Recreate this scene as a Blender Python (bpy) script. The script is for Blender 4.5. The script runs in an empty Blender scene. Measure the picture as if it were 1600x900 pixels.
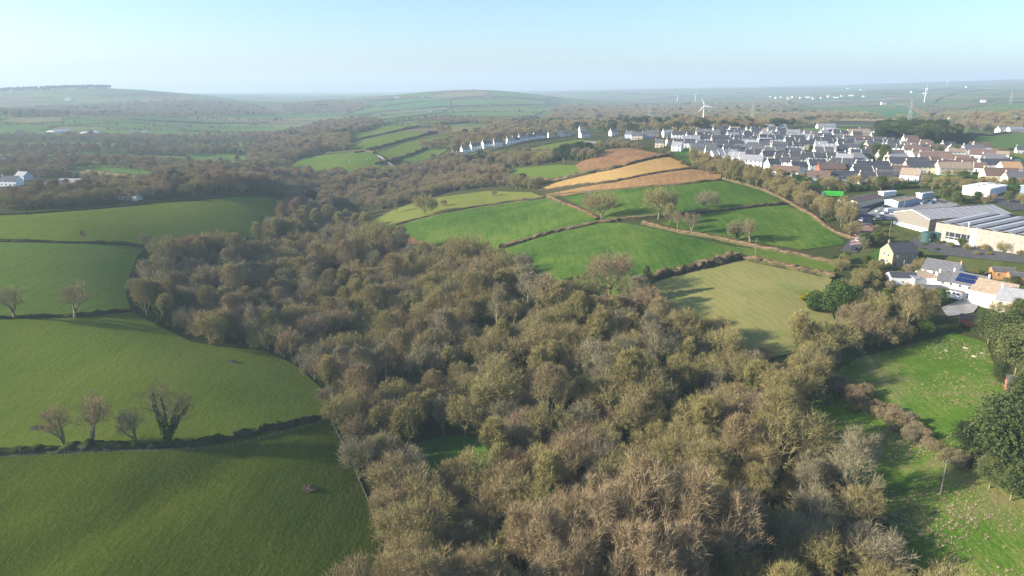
import bpy, bmesh, math, random
import numpy as np
from mathutils import Vector, Matrix, geometry

random.seed(7); RNG = np.random.default_rng(7)
R = math.radians
scene = bpy.context.scene
COL = scene.collection

# ------------------------------------------------------------------ camera
CAM_Z, PITCH, FPX = 100.0, R(16.25), 1081.0          # metres above the left-hand fields
cam_data = bpy.data.cameras.new('camera')
cam_data.sensor_width = 36.0
cam_data.lens = 36.0 * FPX / 1600.0
cam_data.clip_start, cam_data.clip_end = 1.0, 60000.0
cam = bpy.data.objects.new('camera', cam_data)
cam.location = (0, 0, CAM_Z)
cam.rotation_euler = (math.pi/2 - PITCH, 0, 0)
COL.objects.link(cam); scene.camera = cam

# ------------------------------------------------------------------ light
SUN_EL, SUN_AZ = R(20), R(-97)        # azimuth from +Y, negative = to the left
sun_dir = Vector((math.sin(SUN_AZ)*math.cos(SUN_EL), math.cos(SUN_AZ)*math.cos(SUN_EL), math.sin(SUN_EL)))
world = bpy.data.worlds.new('World'); scene.world = world; world.use_nodes = True
wn = world.node_tree.nodes; wl = world.node_tree.links
sky = wn.new('ShaderNodeTexSky'); sky.sky_type = 'NISHITA'; sky.sun_disc = False
sky.sun_elevation = SUN_EL; sky.sun_rotation = SUN_AZ
sky.altitude = 900; sky.air_density = 1.0; sky.dust_density = 2.2; sky.ozone_density = 4.0
bg = wn['Background']; bg.inputs['Strength'].default_value = 0.118
wl.new(sky.outputs[0], bg.inputs[0])
sun_data = bpy.data.lights.new('sun', 'SUN'); sun_data.energy = 5.0; sun_data.angle = R(0.6)
sun_data.color = (1.0, 0.90, 0.76)
sun = bpy.data.objects.new('sun', sun_data); COL.objects.link(sun)
sun.location = (-300, 0, 300)
sun.rotation_euler = (-sun_dir).to_track_quat('-Z', 'Y').to_euler()
scene.view_settings.view_transform = 'Standard'; scene.view_settings.look = 'None'
scene.view_settings.gamma = 1.0; scene.view_settings.exposure = 1.12
scene.render.engine = 'CYCLES'
scene.cycles.max_bounces = 5; scene.cycles.diffuse_bounces = 2; scene.cycles.volume_bounces = 0
scene.cycles.transparent_max_bounces = 4
scene.cycles.use_denoising = True; scene.cycles.denoiser = 'OPENIMAGEDENOISE'; scene.cycles.denoising_prefilter = 'NONE'; scene.cycles.denoising_input_passes = 'RGB_ALBEDO_NORMAL'
scene.cycles.use_adaptive_sampling = False; scene.cycles.sample_clamp_indirect = 4.0
HAZE_DENSITY = 1.75e-4

# ------------------------------------------------------------------ terrain heights
CP, SP = math.cos(PITCH), math.sin(PITCH)
def ray(px, py):
    x = (px-800)/FPX; y = (450-py)/FPX
    return np.array([x, CP + y*SP, -SP + y*CP])
CTRL = []
def cz(px, py, z):                      # a control where the ground height is known
    d = ray(px, py); t = (z-CAM_Z)/d[2]; CTRL.append((d[0]*t, d[1]*t, z))
def cd(px, py, dist):                   # a control where the distance is known
    d = ray(px, py); t = dist/math.hypot(d[0], d[1]); CTRL.append((d[0]*t, d[1]*t, CAM_Z + d[2]*t))
def cb(px, dist, z):                    # behind a crest: direction, distance, height
    a = math.atan((px-800)/FPX/ CP); CTRL.append((dist*math.sin(a), dist*math.cos(a), z))
for py, row in {
  900: [(-150,2),(0,2),(300,0),(550,-5),(700,-9),(900,-8),(1100,-5),(1300,0),(1500,5),(1700,9)],
  780: [(150,3),(450,-3),(650,-10),(900,-4),(1300,4),(1500,9)],
  700: [(-60,5),(100,4),(300,1),(500,-5),(620,-11),(800,-6),(1000,0),(1200,3),(1400,8),(1600,14)],
  560: [(0,8),(250,4),(400,-3),(520,-10),(600,-11),(800,-1),(1000,7),(1200,11),(1400,13),(1600,18)],
  480: [(0,13),(200,6),(300,-4),(430,-10),(520,-9),(650,-2),(800,6),(1000,14),(1200,18),(1350,18),(1500,19),(1600,21)],
  400: [(0,19),(200,12),(300,4),(420,-7),(500,-9),(620,-2),(760,8),(900,18),(1050,23),(1200,25),(1400,28),(1600,32)],
  340: [(0,22),(200,19),(400,8),(480,-5),(560,-6),(650,6),(800,16),(950,26),(1100,30),(1300,33),(1500,35),(1600,36)],
  300: [(0,19),(200,20),(400,15),(500,-4),(620,-1),(720,9),(850,20),(1000,33),(1150,37),(1300,37),(1500,39),(1600,40)],
  260: [(0,12),(200,12),(400,4),(480,6),(560,11),(680,8),(760,14),(850,25),(960,38),(1100,42),(1300,42),(1500,42),(1600,42)],
  230: [(0,8),(200,8),(400,2),(520,15),(640,22),(760,28),(850,31),(960,40),(1100,45),(1300,45),(1500,43),(1600,42)],
  210: [(0,12),(200,8),(420,-4),(560,22),(680,30),(800,30),(950,38),(1100,46),(1300,44),(1500,41),(1600,40)],
 }.items():
    for px, z in row: cz(px, py, z)
for a in [(1000,195,1150),(1100,195,1020),(1300,199,1080),(1450,202,980),(1300,188,1550),(1450,188,1500),(1600,190,1350),
          (1400,175,2250),(1600,175,2100),(1300,165,3000),(1450,163,2900),(1600,160,2800),(1300,150,4500),(1600,146,4200),
          (1300,139,7000),(1450,134,7600),(1600,126,8200),(1750,124,8200),
          (1100,178,2200),(1000,178,2300),(1100,160,4200),(1000,158,4400),(1000,141,8000),(1150,139,8000),(900,146,6500),
          (900,178,2200),(880,164,3300),(600,190,1750),(650,176,2350),(700,160,3050),(720,142.5,3800),(800,145,3750),(850,152,3700),
          (600,160,3300),(570,152,4300),(780,186,1850),(480,150,7000),(430,160,4200),(430,203,1850),(450,180,2650),(520,178,2600),
          (0,190,1900),(200,190,1900),(0,170,3000),(200,177,2800),(330,176,2700),(100,160,3500),(200,160,3400),(150,141,4200),(0,144,4700),(-150,146,4600),
          (300,149,4000),(390,158,3700),(-150,190,1900),(-100,170,3000),(560,147,8500),(760,146,8500)]:
    cd(*a)
for a in [(1100,1450,24),(1000,1550,22),(1250,1350,33),(150,7000,35),(0,7000,30),(300,7000,30),(720,5200,30),(820,5200,20),(850,4900,18),
          (480,11000,0),(150,11000,0),(750,11000,10),(1000,11500,60),(1300,11500,120),(1600,11500,190),(-200,11000,10),(1800,11500,190)]:
    cb(*a)
for px in (-700,-150,300,800,1300,1750,2500):
    for dd, z in ((8,-2),(60,-3)): cb(px, dd, z + 0.004*(px-600))
for dd in (120,200,350,600,1200,2500,6000,11000):
    cb(-1100, dd, 12 if dd < 2000 else 40); cb(3000, dd, 26 if dd < 400 else 45 if dd < 3000 else 120)
CTRL = np.array(CTRL)
AZC = R(64)
def uv(x, y):
    a = np.arctan2(x, y); a = np.clip(a, -AZC, AZC)
    d = np.maximum(np.hypot(x, y), 5.0)
    return np.stack([a*1.6, np.log(d)], -1)
def tps(r2): return 0.5*r2*np.log(r2 + 1e-12)
_u = uv(CTRL[:,0], CTRL[:,1]); _n = len(_u)
_K = tps(((_u[:,None]-_u[None])**2).sum(-1)) + np.eye(_n)*4e-4
_P = np.hstack([np.ones((_n,1)), _u])
_A = np.zeros((_n+3,_n+3)); _A[:_n,:_n] = _K; _A[:_n,_n:] = _P; _A[_n:,:_n] = _P.T
# heights are fitted as (z - camera)/distance^0.7 so near and far weigh alike
def wgt(u): return np.exp(0.55*u[...,1])
_b = np.zeros(_n+3); _b[:_n] = (CTRL[:,2]-20)/wgt(_u)
_w = np.linalg.solve(_A, _b)
def raw_h(x, y):
    u = uv(x, y); sh = u.shape[:-1]; u = u.reshape(-1,2)
    out = np.empty(len(u))
    for i in range(0, len(u), 4000):
        k = tps(((u[i:i+4000,None]-_u[None])**2).sum(-1))
        out[i:i+4000] = k@_w[:_n] + _w[_n] + u[i:i+4000]@_w[_n+1:]
    out = 20 + out*wgt(u)
    return out.reshape(sh)

# polar grid: fine where the picture looks, coarse elsewhere
AZ = np.concatenate([np.linspace(-180,-50,27)[:-1], np.linspace(-50,50,460), np.linspace(50,180,27)[1:]])*math.pi/180
LD = np.linspace(math.log(6), math.log(13500), 470)
_gx = np.exp(LD)[:,None]*np.sin(AZ)[None]; _gy = np.exp(LD)[:,None]*np.cos(AZ)[None]
def bumps(x, y):
    d = np.hypot(x, y)
    b = (np.sin(x/37+1.3*np.sin(y/53))*np.sin(y/41+0.7)*0.5 + np.sin(x/17+y/23)*0.18)*np.clip(d/150,0,1)
    b += np.sin(x/260+2*np.sin(y/410))*np.sin(y/330)*np.clip((d-1200)/2500,0,1)*7
    b += np.sin(x/610+1)*np.sin(y/480+x/900)*np.clip((d-2500)/3000,0,1)*9
    return b
# smooth hollow that runs down the near field
def gully(x, y):
    p = [(-78,176),(-82,160),(-93,140),(-104,122)]
    out = np.zeros_like(x)
    for (ax,ay),(bx,by) in zip(p[:-1], p[1:]):
        t = np.clip(((x-ax)*(bx-ax)+(y-ay)*(by-ay))/((bx-ax)**2+(by-ay)**2),0,1)
        q = (x-ax-t*(bx-ax))**2+(y-ay-t*(by-ay))**2
        out = np.maximum(out, np.exp(-q/(2*6.0**2)))
    return -1.3*out
GH = raw_h(_gx, _gy) + bumps(_gx, _gy) + gully(_gx, _gy)
GH = np.maximum(GH, -30)
_iaz = np.arange(len(AZ))
def H(x, y):
    x = np.asarray(x, float); y = np.asarray(y, float)
    a = np.interp(np.arctan2(x, y), AZ, _iaz); l = np.clip((np.log(np.maximum(np.hypot(x,y),6))-LD[0])/(LD[1]-LD[0]), 0, len(LD)-1.001)
    i = np.clip(a.astype(int), 0, len(AZ)-2); j = l.astype(int); fa = a-i; fl = l-j
    return (GH[j,i]*(1-fa)*(1-fl)+GH[j,i+1]*fa*(1-fl)+GH[j+1,i]*(1-fa)*fl+GH[j+1,i+1]*fa*fl)
_ts = np.exp(np.linspace(math.log(20), math.log(14000), 1400))
def at(px, py, dmin=0):
    """ground point seen at a pixel of the 1600x900 picture"""
    d = ray(px, py)
    X, Y, Z = d[0]*_ts, d[1]*_ts, CAM_Z + d[2]*_ts
    below = (Z < H(X, Y)) & (_ts >= dmin)
    if not below.any():
        k = len(_ts)-2
    else:
        k = max(int(np.argmax(below))-1, 0)
    a, b = _ts[k], _ts[k+1]
    for _ in range(14):
        m = (a+b)/2
        if CAM_Z + d[2]*m < H(d[0]*m, d[1]*m): b = m
        else: a = m
    x, y = float(d[0]*b), float(d[1]*b)
    return Vector((x, y, float(H(x, y))))
def proj(x, y, z):
    zc = y*CP - (z-CAM_Z)*SP
    return 800 + FPX*x/zc, 450 - FPX*(y*SP + (z-CAM_Z)*CP)/zc, zc
def V3(x, y, dz=0.0): return Vector((x, y, float(H(x, y))+dz))

# ------------------------------------------------------------------ materials
MATS = {}
def new_mat(name):
    m = bpy.data.materials.new(name); m.use_nodes = True
    MATS[name] = m
    nt = m.node_tree; b = nt.nodes['Principled BSDF']
    b.inputs['Roughness'].default_value = 0.9
    b.inputs['Specular IOR Level'].default_value = 0.0
    return m, nt, nt.nodes, nt.links, b
def ramp(nt, stops):
    n = nt.nodes.new('ShaderNodeValToRGB'); e = n.color_ramp.elements
    while len(e) > 1: e.remove(e[-1])
    e[0].position = stops[0][0]; e[0].color = (*stops[0][1], 1)
    for p, c in stops[1:]:
        k = e.new(p); k.color = (*c, 1)
    return n
def noise(nt, vec, scale, detail=4, rough=0.6, dist=0.0):
    n = nt.nodes.new('ShaderNodeTexNoise'); n.inputs['Scale'].default_value = scale
    n.inputs['Detail'].default_value = detail; n.inputs['Roughness'].default_value = rough
    n.inputs['Distortion'].default_value = dist
    nt.links.new(vec, n.inputs['Vector']); return n
def mixc(nt, fac, a, b, mode='MIX'):
    n = nt.nodes.new('ShaderNodeMix'); n.data_type = 'RGBA'; n.blend_type = mode
    for s, v in ((n.inputs[0], fac), (n.inputs[6], a), (n.inputs[7], b)):
        if isinstance(v, (int, float)): s.default_value = v
        elif isinstance(v, tuple): s.default_value = (*v, 1)
        else: nt.links.new(v, s)
    return n.outputs[2]
def mth(nt, op, a, b=None, clamp=False):
    n = nt.nodes.new('ShaderNodeMath'); n.operation = op; n.use_clamp = clamp
    for s, v in ((n.inputs[0], a), (n.inputs[1], b)):
        if v is None: continue
        if isinstance(v, (int, float)): s.default_value = v
        else: nt.links.new(v, s)
    return n.outputs[0]
def objco(nt, rot=0.0, scale=(1,1,1)):
    t = nt.nodes.new('ShaderNodeTexCoord')
    if rot == 0 and scale == (1,1,1): return t.outputs['Object']
    m = nt.nodes.new('ShaderNodeMapping'); m.inputs['Rotation'].default_value = (0,0,rot); m.inputs['Scale'].default_value = scale
    nt.links.new(t.outputs['Object'], m.inputs['Vector']); return m.outputs[0]
def bump(nt, b, h, strength, dist):
    n = nt.nodes.new('ShaderNodeBump'); n.inputs['Strength'].default_value = strength; n.inputs['Distance'].default_value = dist
    nt.links.new(h, n.inputs['Height']); nt.links.new(n.outputs[0], b.inputs['Normal'])

def field_mat(name, dark, mid, light, big=0.012, tuft=0.7, rows=0.0, rowdir=0.0, rowlen=3.0, bmp=0.5, patch=None, soft=0.10):
    m, nt, N, L, b = new_mat(name)
    co = objco(nt)
    n1 = noise(nt, co, big, 5, 0.62, 0.6); n2 = noise(nt, co, tuft, 4, 0.65)
    st = noise(nt, objco(nt, rowdir, (0.9, 0.07, 1)), 0.55, 3, 0.6)
    f = mth(nt, 'ADD', mth(nt, 'MULTIPLY', n1.outputs[0], 0.48), mth(nt, 'MULTIPLY', n2.outputs[0], 0.26))
    f = mth(nt, 'ADD', f, mth(nt, 'MULTIPLY', st.outputs[0], 0.26))
    fine = noise(nt, objco(nt, rowdir+.25, (1.6, .22, 1)), 1.0, 3, .7)
    f = mth(nt, 'ADD', mth(nt, 'MULTIPLY', f, .86), mth(nt, 'MULTIPLY', fine.outputs[0], .14))
    hgt = mth(nt, 'ADD', n2.outputs[0], mth(nt, 'MULTIPLY', fine.outputs[0], .4))
    if rows:
        w = N.new('ShaderNodeTexWave'); w.wave_type = 'BANDS'; w.bands_direction = 'X'
        w.inputs['Scale'].default_value = 0.314/rowlen*1.0; w.inputs['Distortion'].default_value = 5.0
        w.inputs['Detail'].default_value = 2; w.inputs['Detail Scale'].default_value = 0.6
        L.new(objco(nt, rowdir), w.inputs['Vector'])
        f = mth(nt, 'ADD', f, mth(nt, 'MULTIPLY', mth(nt, 'SUBTRACT', w.outputs['Fac'], 0.5), rows))
        hgt = mth(nt, 'ADD', hgt, mth(nt, 'MULTIPLY', w.outputs['Fac'], rows*1.5))
    r = ramp(nt, [(0.5-soft*1.6, dark), (0.5, mid), (0.5+soft*1.6, light)]); L.new(f, r.inputs[0])
    c = r.outputs[0]
    if patch:
        n3 = noise(nt, co, 0.05, 6, 0.7)
        k = N.new('ShaderNodeMapRange'); k.inputs[1].default_value = 0.55; k.inputs[2].default_value = 0.72
        L.new(n3.outputs[0], k.inputs[0]); c = mixc(nt, k.outputs[0], c, patch)
    L.new(c, b.inputs['Base Color'])
    bump(nt, b, hgt, bmp, 0.35)
    return m
G = field_mat
G('pasture_near', (.038,.056,.008), (.068,.090,.012), (.118,.128,.020), big=.018, tuft=.9, bmp=.8)
G('pasture_left', (.068,.096,.014), (.112,.148,.021), (.165,.186,.034), big=.014, tuft=.8, rowdir=.5, bmp=.6)
G('pasture_stripe', (.064,.105,.018), (.098,.148,.026), (.145,.182,.038), big=.010, tuft=.5, rows=.02, rowdir=.12, rowlen=7, bmp=.5)
G('pasture_mid', (.07,.115,.018), (.10,.15,.024), (.14,.18,.033), big=.012, tuft=.4, bmp=.4)
G('crop_green', (.028,.078,.010), (.076,.136,.021), (.15,.19,.036), big=.03, tuft=.38, rowdir=1.15, bmp=1.0, soft=.085)
G('crop_green_b', (.026,.074,.010), (.070,.130,.021), (.14,.18,.036), big=.025, tuft=.40, rowdir=.65, bmp=1.0, soft=.085)
G('pasture_yellow', (.12,.15,.030), (.17,.19,.040), (.22,.22,.055), big=.02, tuft=.4, bmp=.4)
G('mown_tan', (.155,.17,.045), (.235,.225,.075), (.30,.26,.10), big=.025, tuft=.35, rows=.06, rowdir=-.35, rowlen=3.2, bmp=.3, patch=(.13,.19,.035))
G('stubble_orange', (.14,.08,.04), (.29,.17,.075), (.42,.26,.11), big=.02, tuft=.3, rows=.03, rowdir=.25, rowlen=5, bmp=.3)
G('stubble_gold', (.26,.15,.05), (.38,.24,.085), (.46,.31,.13), big=.02, tuft=.3, rows=.04, rowdir=.9, rowlen=4, bmp=.3)
G('plough_brown', (.12,.07,.04), (.24,.135,.065), (.38,.22,.11), big=.022, tuft=.3, rows=.03, rowdir=.3, rowlen=6, bmp=.3)
G('meadow', (.045,.100,.012), (.085,.155,.019), (.20,.21,.055), big=.05, tuft=.9, bmp=1.1, patch=(.20,.165,.08))
G('far_green', (.07,.13,.03), (.10,.17,.038), (.14,.20,.05), big=.006, tuft=.1, bmp=.1)
G('far_lush', (.04,.12,.035), (.06,.15,.04), (.08,.17,.05), big=.006, tuft=.1, bmp=.1)
G('far_tan', (.14,.14,.055), (.19,.175,.075), (.24,.21,.09), big=.006, tuft=.1, bmp=.1)
G('far_brown', (.14,.09,.065), (.19,.125,.085), (.23,.16,.11), big=.006, tuft=.1, bmp=.1)
G('bracken', (.10,.055,.030), (.17,.09,.045), (.24,.14,.07), big=.06, tuft=.8, bmp=1.0)
G('rough_verge', (.045,.07,.018), (.085,.105,.03), (.15,.125,.055), big=.06, tuft=.6, bmp=.9, patch=(.14,.105,.055))
G('garden_lawn', (.035,.09,.015), (.055,.125,.02), (.09,.15,.03), big=.05, tuft=.8, bmp=.6)

def terrain_mat():
    m, nt, N, L, b = new_mat('countryside_ground')
    co = objco(nt)
    n1 = noise(nt, co, .035, 6, .65, .5); n2 = noise(nt, co, .6, 4, .7)
    near = ramp(nt, [(.36,(.028,.050,.012)), (.47,(.055,.068,.022)), (.58,(.075,.066,.030)), (.68,(.05,.085,.018))])
    L.new(mth(nt,'ADD',mth(nt,'MULTIPLY',n1.outputs[0],.75),mth(nt,'MULTIPLY',n2.outputs[0],.25)), near.inputs[0])
    # distant patchwork of small fields
    mp = objco(nt, .35, (1/230, 1/120, 1))
    wob = noise(nt, co, .006, 2); 
    va = N.new('ShaderNodeVectorMath'); va.operation = 'MULTIPLY_ADD'; L.new(wob.outputs['Color'], va.inputs[0])
    va.inputs[1].default_value = (.5,.5,0); L.new(mp, va.inputs[2])
    vo = N.new('ShaderNodeTexVoronoi'); vo.voronoi_dimensions = '2D'; vo.inputs['Scale'].default_value = 1; vo.inputs['Randomness'].default_value = .75
    L.new(va.outputs[0], vo.inputs['Vector'])
    ve = N.new('ShaderNodeTexVoronoi'); ve.voronoi_dimensions = '2D'; ve.feature = 'DISTANCE_TO_EDGE'; ve.inputs['Scale'].default_value = 1; ve.inputs['Randomness'].default_value = .75
    L.new(va.outputs[0], ve.inputs['Vector'])
    sep = N.new('ShaderNodeSeparateColor'); L.new(vo.outputs['Color'], sep.inputs[0])
    fr = ramp(nt, [(0,(.065,.125,.03)),(.3,(.10,.165,.036)),(.55,(.085,.155,.04)),(.7,(.16,.18,.055)),(.85,(.18,.165,.075)),(.93,(.16,.11,.075))])
    L.new(sep.outputs[0], fr.inputs[0])
    k = N.new('ShaderNodeMapRange'); k.inputs[1].default_value = .025; k.inputs[2].default_value = .05; L.new(ve.outputs['Distance'], k.inputs[0])
    far = mixc(nt, k.outputs[0], (.035,.042,.022), fr.outputs[0])
    wd = noise(nt, co, .0024, 5, .6)
    k2 = N.new('ShaderNodeMapRange'); k2.inputs[1].default_value = .57; k2.inputs[2].default_value = .61; L.new(wd.outputs[0], k2.inputs[0])
    far = mixc(nt, k2.outputs[0], far, (.058,.050,.034))
    ln = N.new('ShaderNodeVectorMath'); ln.operation = 'LENGTH'; L.new(co, ln.inputs[0])
    k3 = N.new('ShaderNodeMapRange'); k3.inputs[1].default_value = 1000; k3.inputs[2].default_value = 1150; L.new(ln.outputs['Value'], k3.inputs[0])
    L.new(mixc(nt, k3.outputs[0], near.outputs[0], far), b.inputs['Base Color'])
    bump(nt, b, n2.outputs[0], .6, .4)
terrain_mat()

def flat_mat(name, c, var=.25, scale=3.0, rough=.85, spec=.2, metal=0.0, bmp=0.0, c2=None):
    m, nt, N, L, b = new_mat(name)
    n = noise(nt, objco(nt), scale, 5, .65)
    d = tuple(x*(1-var) for x in c); l = c2 or tuple(min(1, x*(1+var)) for x in c)
    r = ramp(nt, [(.34, d), (.5, c), (.66, l)]); L.new(n.outputs[0], r.inputs[0])
    L.new(r.outputs[0], b.inputs['Base Color']); b.inputs['Roughness'].default_value = rough
    b.inputs['Specular IOR Level'].default_value = spec; b.inputs['Metallic'].default_value = metal
    if bmp: bump(nt, b, n.outputs[0], bmp, .05)
    return m
def twig_mat(name, stops, var=.35, tip=None):
    """bark and twigs; tint differs a little from tree to tree"""
    m, nt, N, L, b = new_mat(name)
    oi = N.new('ShaderNodeObjectInfo')
    r = ramp(nt, stops); L.new(oi.outputs['Random'], r.inputs[0])
    n = noise(nt, objco(nt), 1.1, 3, .7)
    k = mth(nt, 'ADD', mth(nt, 'MULTIPLY', n.outputs[0], 2*var), 1-var)
    c = mixc(nt, 1.0, r.outputs[0], k, 'MULTIPLY')
    L.new(c, b.inputs['Base Color'])
    b.inputs['Roughness'].default_value = .95
    return m
T = twig_mat
T('twig_oak', [(0,(.30,.24,.112)),(.3,(.265,.232,.092)),(.6,(.325,.262,.125)),(.8,(.275,.207,.112)),(1,(.31,.275,.118))])
T('twig_mauve', [(0,(.285,.205,.118)),(.5,(.315,.228,.13)),(1,(.26,.20,.12))])
T('twig_olive', [(0,(.29,.250,.095)),(.5,(.33,.285,.115)),(1,(.26,.215,.085))])
T('twig_tan', [(0,(.35,.265,.155)),(.5,(.32,.245,.135)),(1,(.37,.29,.175))])
T('twig_grey', [(0,(.27,.238,.145)),(.5,(.24,.215,.128)),(1,(.30,.258,.16))])
T('twig_hedge', [(0,(.165,.120,.070)),(.5,(.145,.110,.062)),(1,(.18,.13,.08))])
T('twig_russet', [(0,(.225,.135,.075)),(.5,(.20,.125,.075)),(1,(.25,.165,.095))])
T('bark_mid', [(0,(.225,.205,.115)),(.5,(.24,.225,.105)),(1,(.275,.245,.155))])
T('bark_pale', [(0,(.36,.32,.19)),(1,(.42,.36,.22))])
T('ivy_leaf', [(0,(.055,.095,.022)),(.5,(.08,.125,.028)),(1,(.105,.14,.036))], .5)
T('needle_dark', [(0,(.042,.066,.026)),(.5,(.055,.08,.030)),(1,(.07,.092,.034))], .5)
T('needle_olive', [(0,(.085,.115,.040)),(1,(.125,.145,.05))], .45)
T('leaf_evergreen', [(0,(.045,.085,.02)),(.5,(.07,.115,.026)),(1,(.11,.145,.034))], .5)
T('leaf_gorse', [(0,(.22,.20,.03)),(1,(.30,.25,.03))], .5)
T('bank_earth', [(0,(.050,.046,.026)),(.5,(.062,.054,.032)),(1,(.045,.05,.022))], .45)
T('bank_turf', [(0,(.050,.062,.018)),(.5,(.040,.054,.016)),(1,(.06,.07,.022))], .5)
T('bank_grass', [(0,(.075,.085,.03)),(1,(.11,.10,.045))], .4)
T('dead_grass', [(0,(.42,.33,.19)),(.5,(.35,.29,.15)),(1,(.48,.40,.25))], .3)

F = flat_mat
F('white_render', (.80,.79,.75), .07, 1.5); F('cream_render', (.70,.62,.45), .08, 1.5); F('grey_render', (.50,.50,.50), .1, 1.5)
F('stone_wall', (.23,.205,.16), .35, 2.2, bmp=.5); F('red_brick', (.34,.13,.075), .2, 4); F('blue_render', (.40,.48,.58), .08, 1.5)
F('tan_stone', (.40,.335,.225), .2, 2.0, bmp=.3)
F('slate_dark', (.070,.072,.080), .28, 1.4, .6, .35, bmp=.3); F('slate_grey', (.135,.135,.140), .25, 1.4, .6, .35, bmp=.3)
F('slate_pale', (.30,.30,.31), .18, 1.2, .6, .3); F('tile_brown', (.155,.105,.085), .25, 1.6, .8, bmp=.3); F('tile_tan', (.33,.255,.185), .22, 1.2, .85, bmp=.2)
F('tile_orange', (.48,.29,.15), .15, 1.5); F('glass_dark', (.035,.042,.052), .3, 1.0, .15, .6); F('frame_white', (.78,.78,.78), .05)
F('lead_trim', (.42,.42,.43), .1, 2); F('ridge_tile', (.22,.19,.165), .2, 3); F('brick_chimney', (.40,.28,.18), .25, 5); F('pot_clay', (.45,.24,.13), .2, 5)
F('door_paint', (.10,.055,.04), .2); F('door_blue', (.06,.09,.16), .2); F('solar_panel', (.010,.022,.085), .3, .8, .2, .7)
F('cladding_concrete', (.37,.335,.27), .22, .6, bmp=.2); F('cladding_white', (.76,.76,.75), .06, .8); F('cladding_blue', (.22,.27,.33), .12, .8)
F('roof_fibre', (.36,.35,.345), .12, .35, .85); F('roof_metal', (.44,.45,.48), .14, .4, .55, .4); F('roof_light', (.62,.63,.62), .1, 1.0, .5, .4); F('roof_felt', (.12,.115,.11), .2, .8)
F('roof_white', (.80,.80,.78), .05, .8); F('asphalt', (.080,.080,.083), .2, .5); F('concrete_yard', (.27,.26,.245), .2, .25); F('gravel_pale', (.42,.39,.34), .15, .5)
F('road_red', (.24,.13,.105), .2, .6); F('paint_white', (.78,.78,.76), .06, 2); F('timber_pole', (.21,.18,.14), .2, 2); F('timber_orange', (.48,.25,.09), .15, 2.5)
F('timber_grey', (.25,.225,.19), .25, 3); F('metal_white', (.82,.83,.84), .04, 2, .45, .4); F('metal_grey', (.34,.35,.36), .15, 2, .5, .4)
F('car_white', (.78,.79,.80), .03, 1, .3, .5); F('car_dark', (.045,.05,.06), .1, 1, .3, .5); F('car_blue', (.10,.17,.28), .1, 1, .3, .5); F('car_silver', (.45,.47,.49), .06, 1, .3, .5); F('car_red', (.40,.05,.04), .1, 1, .3, .5)
F('rubber', (.025,.025,.026), .1); F('green_sheet', (.06,.46,.05), .12, 1.0, .6); F('net_green', (.05,.27,.17), .25, 2.0, .6); F('tank_green', (.055,.105,.095), .15, 1, .6)
F('sheep_wool', (.72,.69,.60), .1, 6); F('sheep_face', (.10,.085,.07), .1, 6); F('sign_red', (.62,.09,.06), .1); F('rust_red', (.36,.13,.08), .2, 2)
F('earth_dark', (.055,.042,.030), .3, 1.5, bmp=.6); F('stone_pale', (.50,.46,.38), .2, 3)
M = MATS

# ------------------------------------------------------------------ mesh helpers
def tag(o, label=None, cat=None, group=None, kind=None):
    if label: o['label'] = label
    if cat: o['category'] = cat
    if group: o['group'] = group
    if kind: o['kind'] = kind
    return o
def mesh_np(name, verts, faces, mats, midx=None, smooth=False):
    me = bpy.data.meshes.new(name)
    me.from_pydata(verts if isinstance(verts, list) else verts.tolist(), [], faces if isinstance(faces, list) else faces.tolist())
    for mm in (mats if isinstance(mats, (list, tuple)) else [mats]): me.materials.append(M[mm])
    if midx is not None: me.polygons.foreach_set('material_index', np.asarray(midx, np.int32))
    if smooth: me.polygons.foreach_set('use_smooth', np.ones(len(me.polygons), bool))
    me.update(); return me
def fast_mesh(name, verts, polys, n, mats, midx=None, smooth=False):
    """verts (N,3), polys (P,n) index array"""
    me = bpy.data.meshes.new(name); P = len(polys)
    me.vertices.add(len(verts)); me.vertices.foreach_set('co', np.asarray(verts, np.float32).ravel())
    me.loops.add(P*n); me.loops.foreach_set('vertex_index', np.asarray(polys, np.int32).ravel())
    me.polygons.add(P); me.polygons.foreach_set('loop_start', np.arange(P, dtype=np.int32)*n)
    for mm in (mats if isinstance(mats, (list, tuple)) else [mats]): me.materials.append(M[mm])
    if midx is not None: me.polygons.foreach_set('material_index', np.asarray(midx, np.int32))
    if smooth: me.polygons.foreach_set('use_smooth', np.ones(P, bool))
    me.update(calc_edges=True); return me
def link(name, me, parent=None, loc=None, rotz=None, scale=None):
    o = bpy.data.objects.new(name, me); COL.objects.link(o)
    if parent is not None: o.parent = parent
    if loc is not None: o.location = loc
    if rotz is not None: o.rotation_euler = (0, 0, rotz)
    if scale is not None: o.scale = scale if not isinstance(scale, (int, float)) else (scale,)*3
    return o
def empty(name, loc, rotz=0, scale=1):
    o = link(name, None, None, loc, rotz, scale); o.empty_display_size = .5; return o
def struct(name, me, label=None):
    o = link(name, me); o['kind'] = 'structure'
    if label: o['label'] = label
    return o
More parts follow.
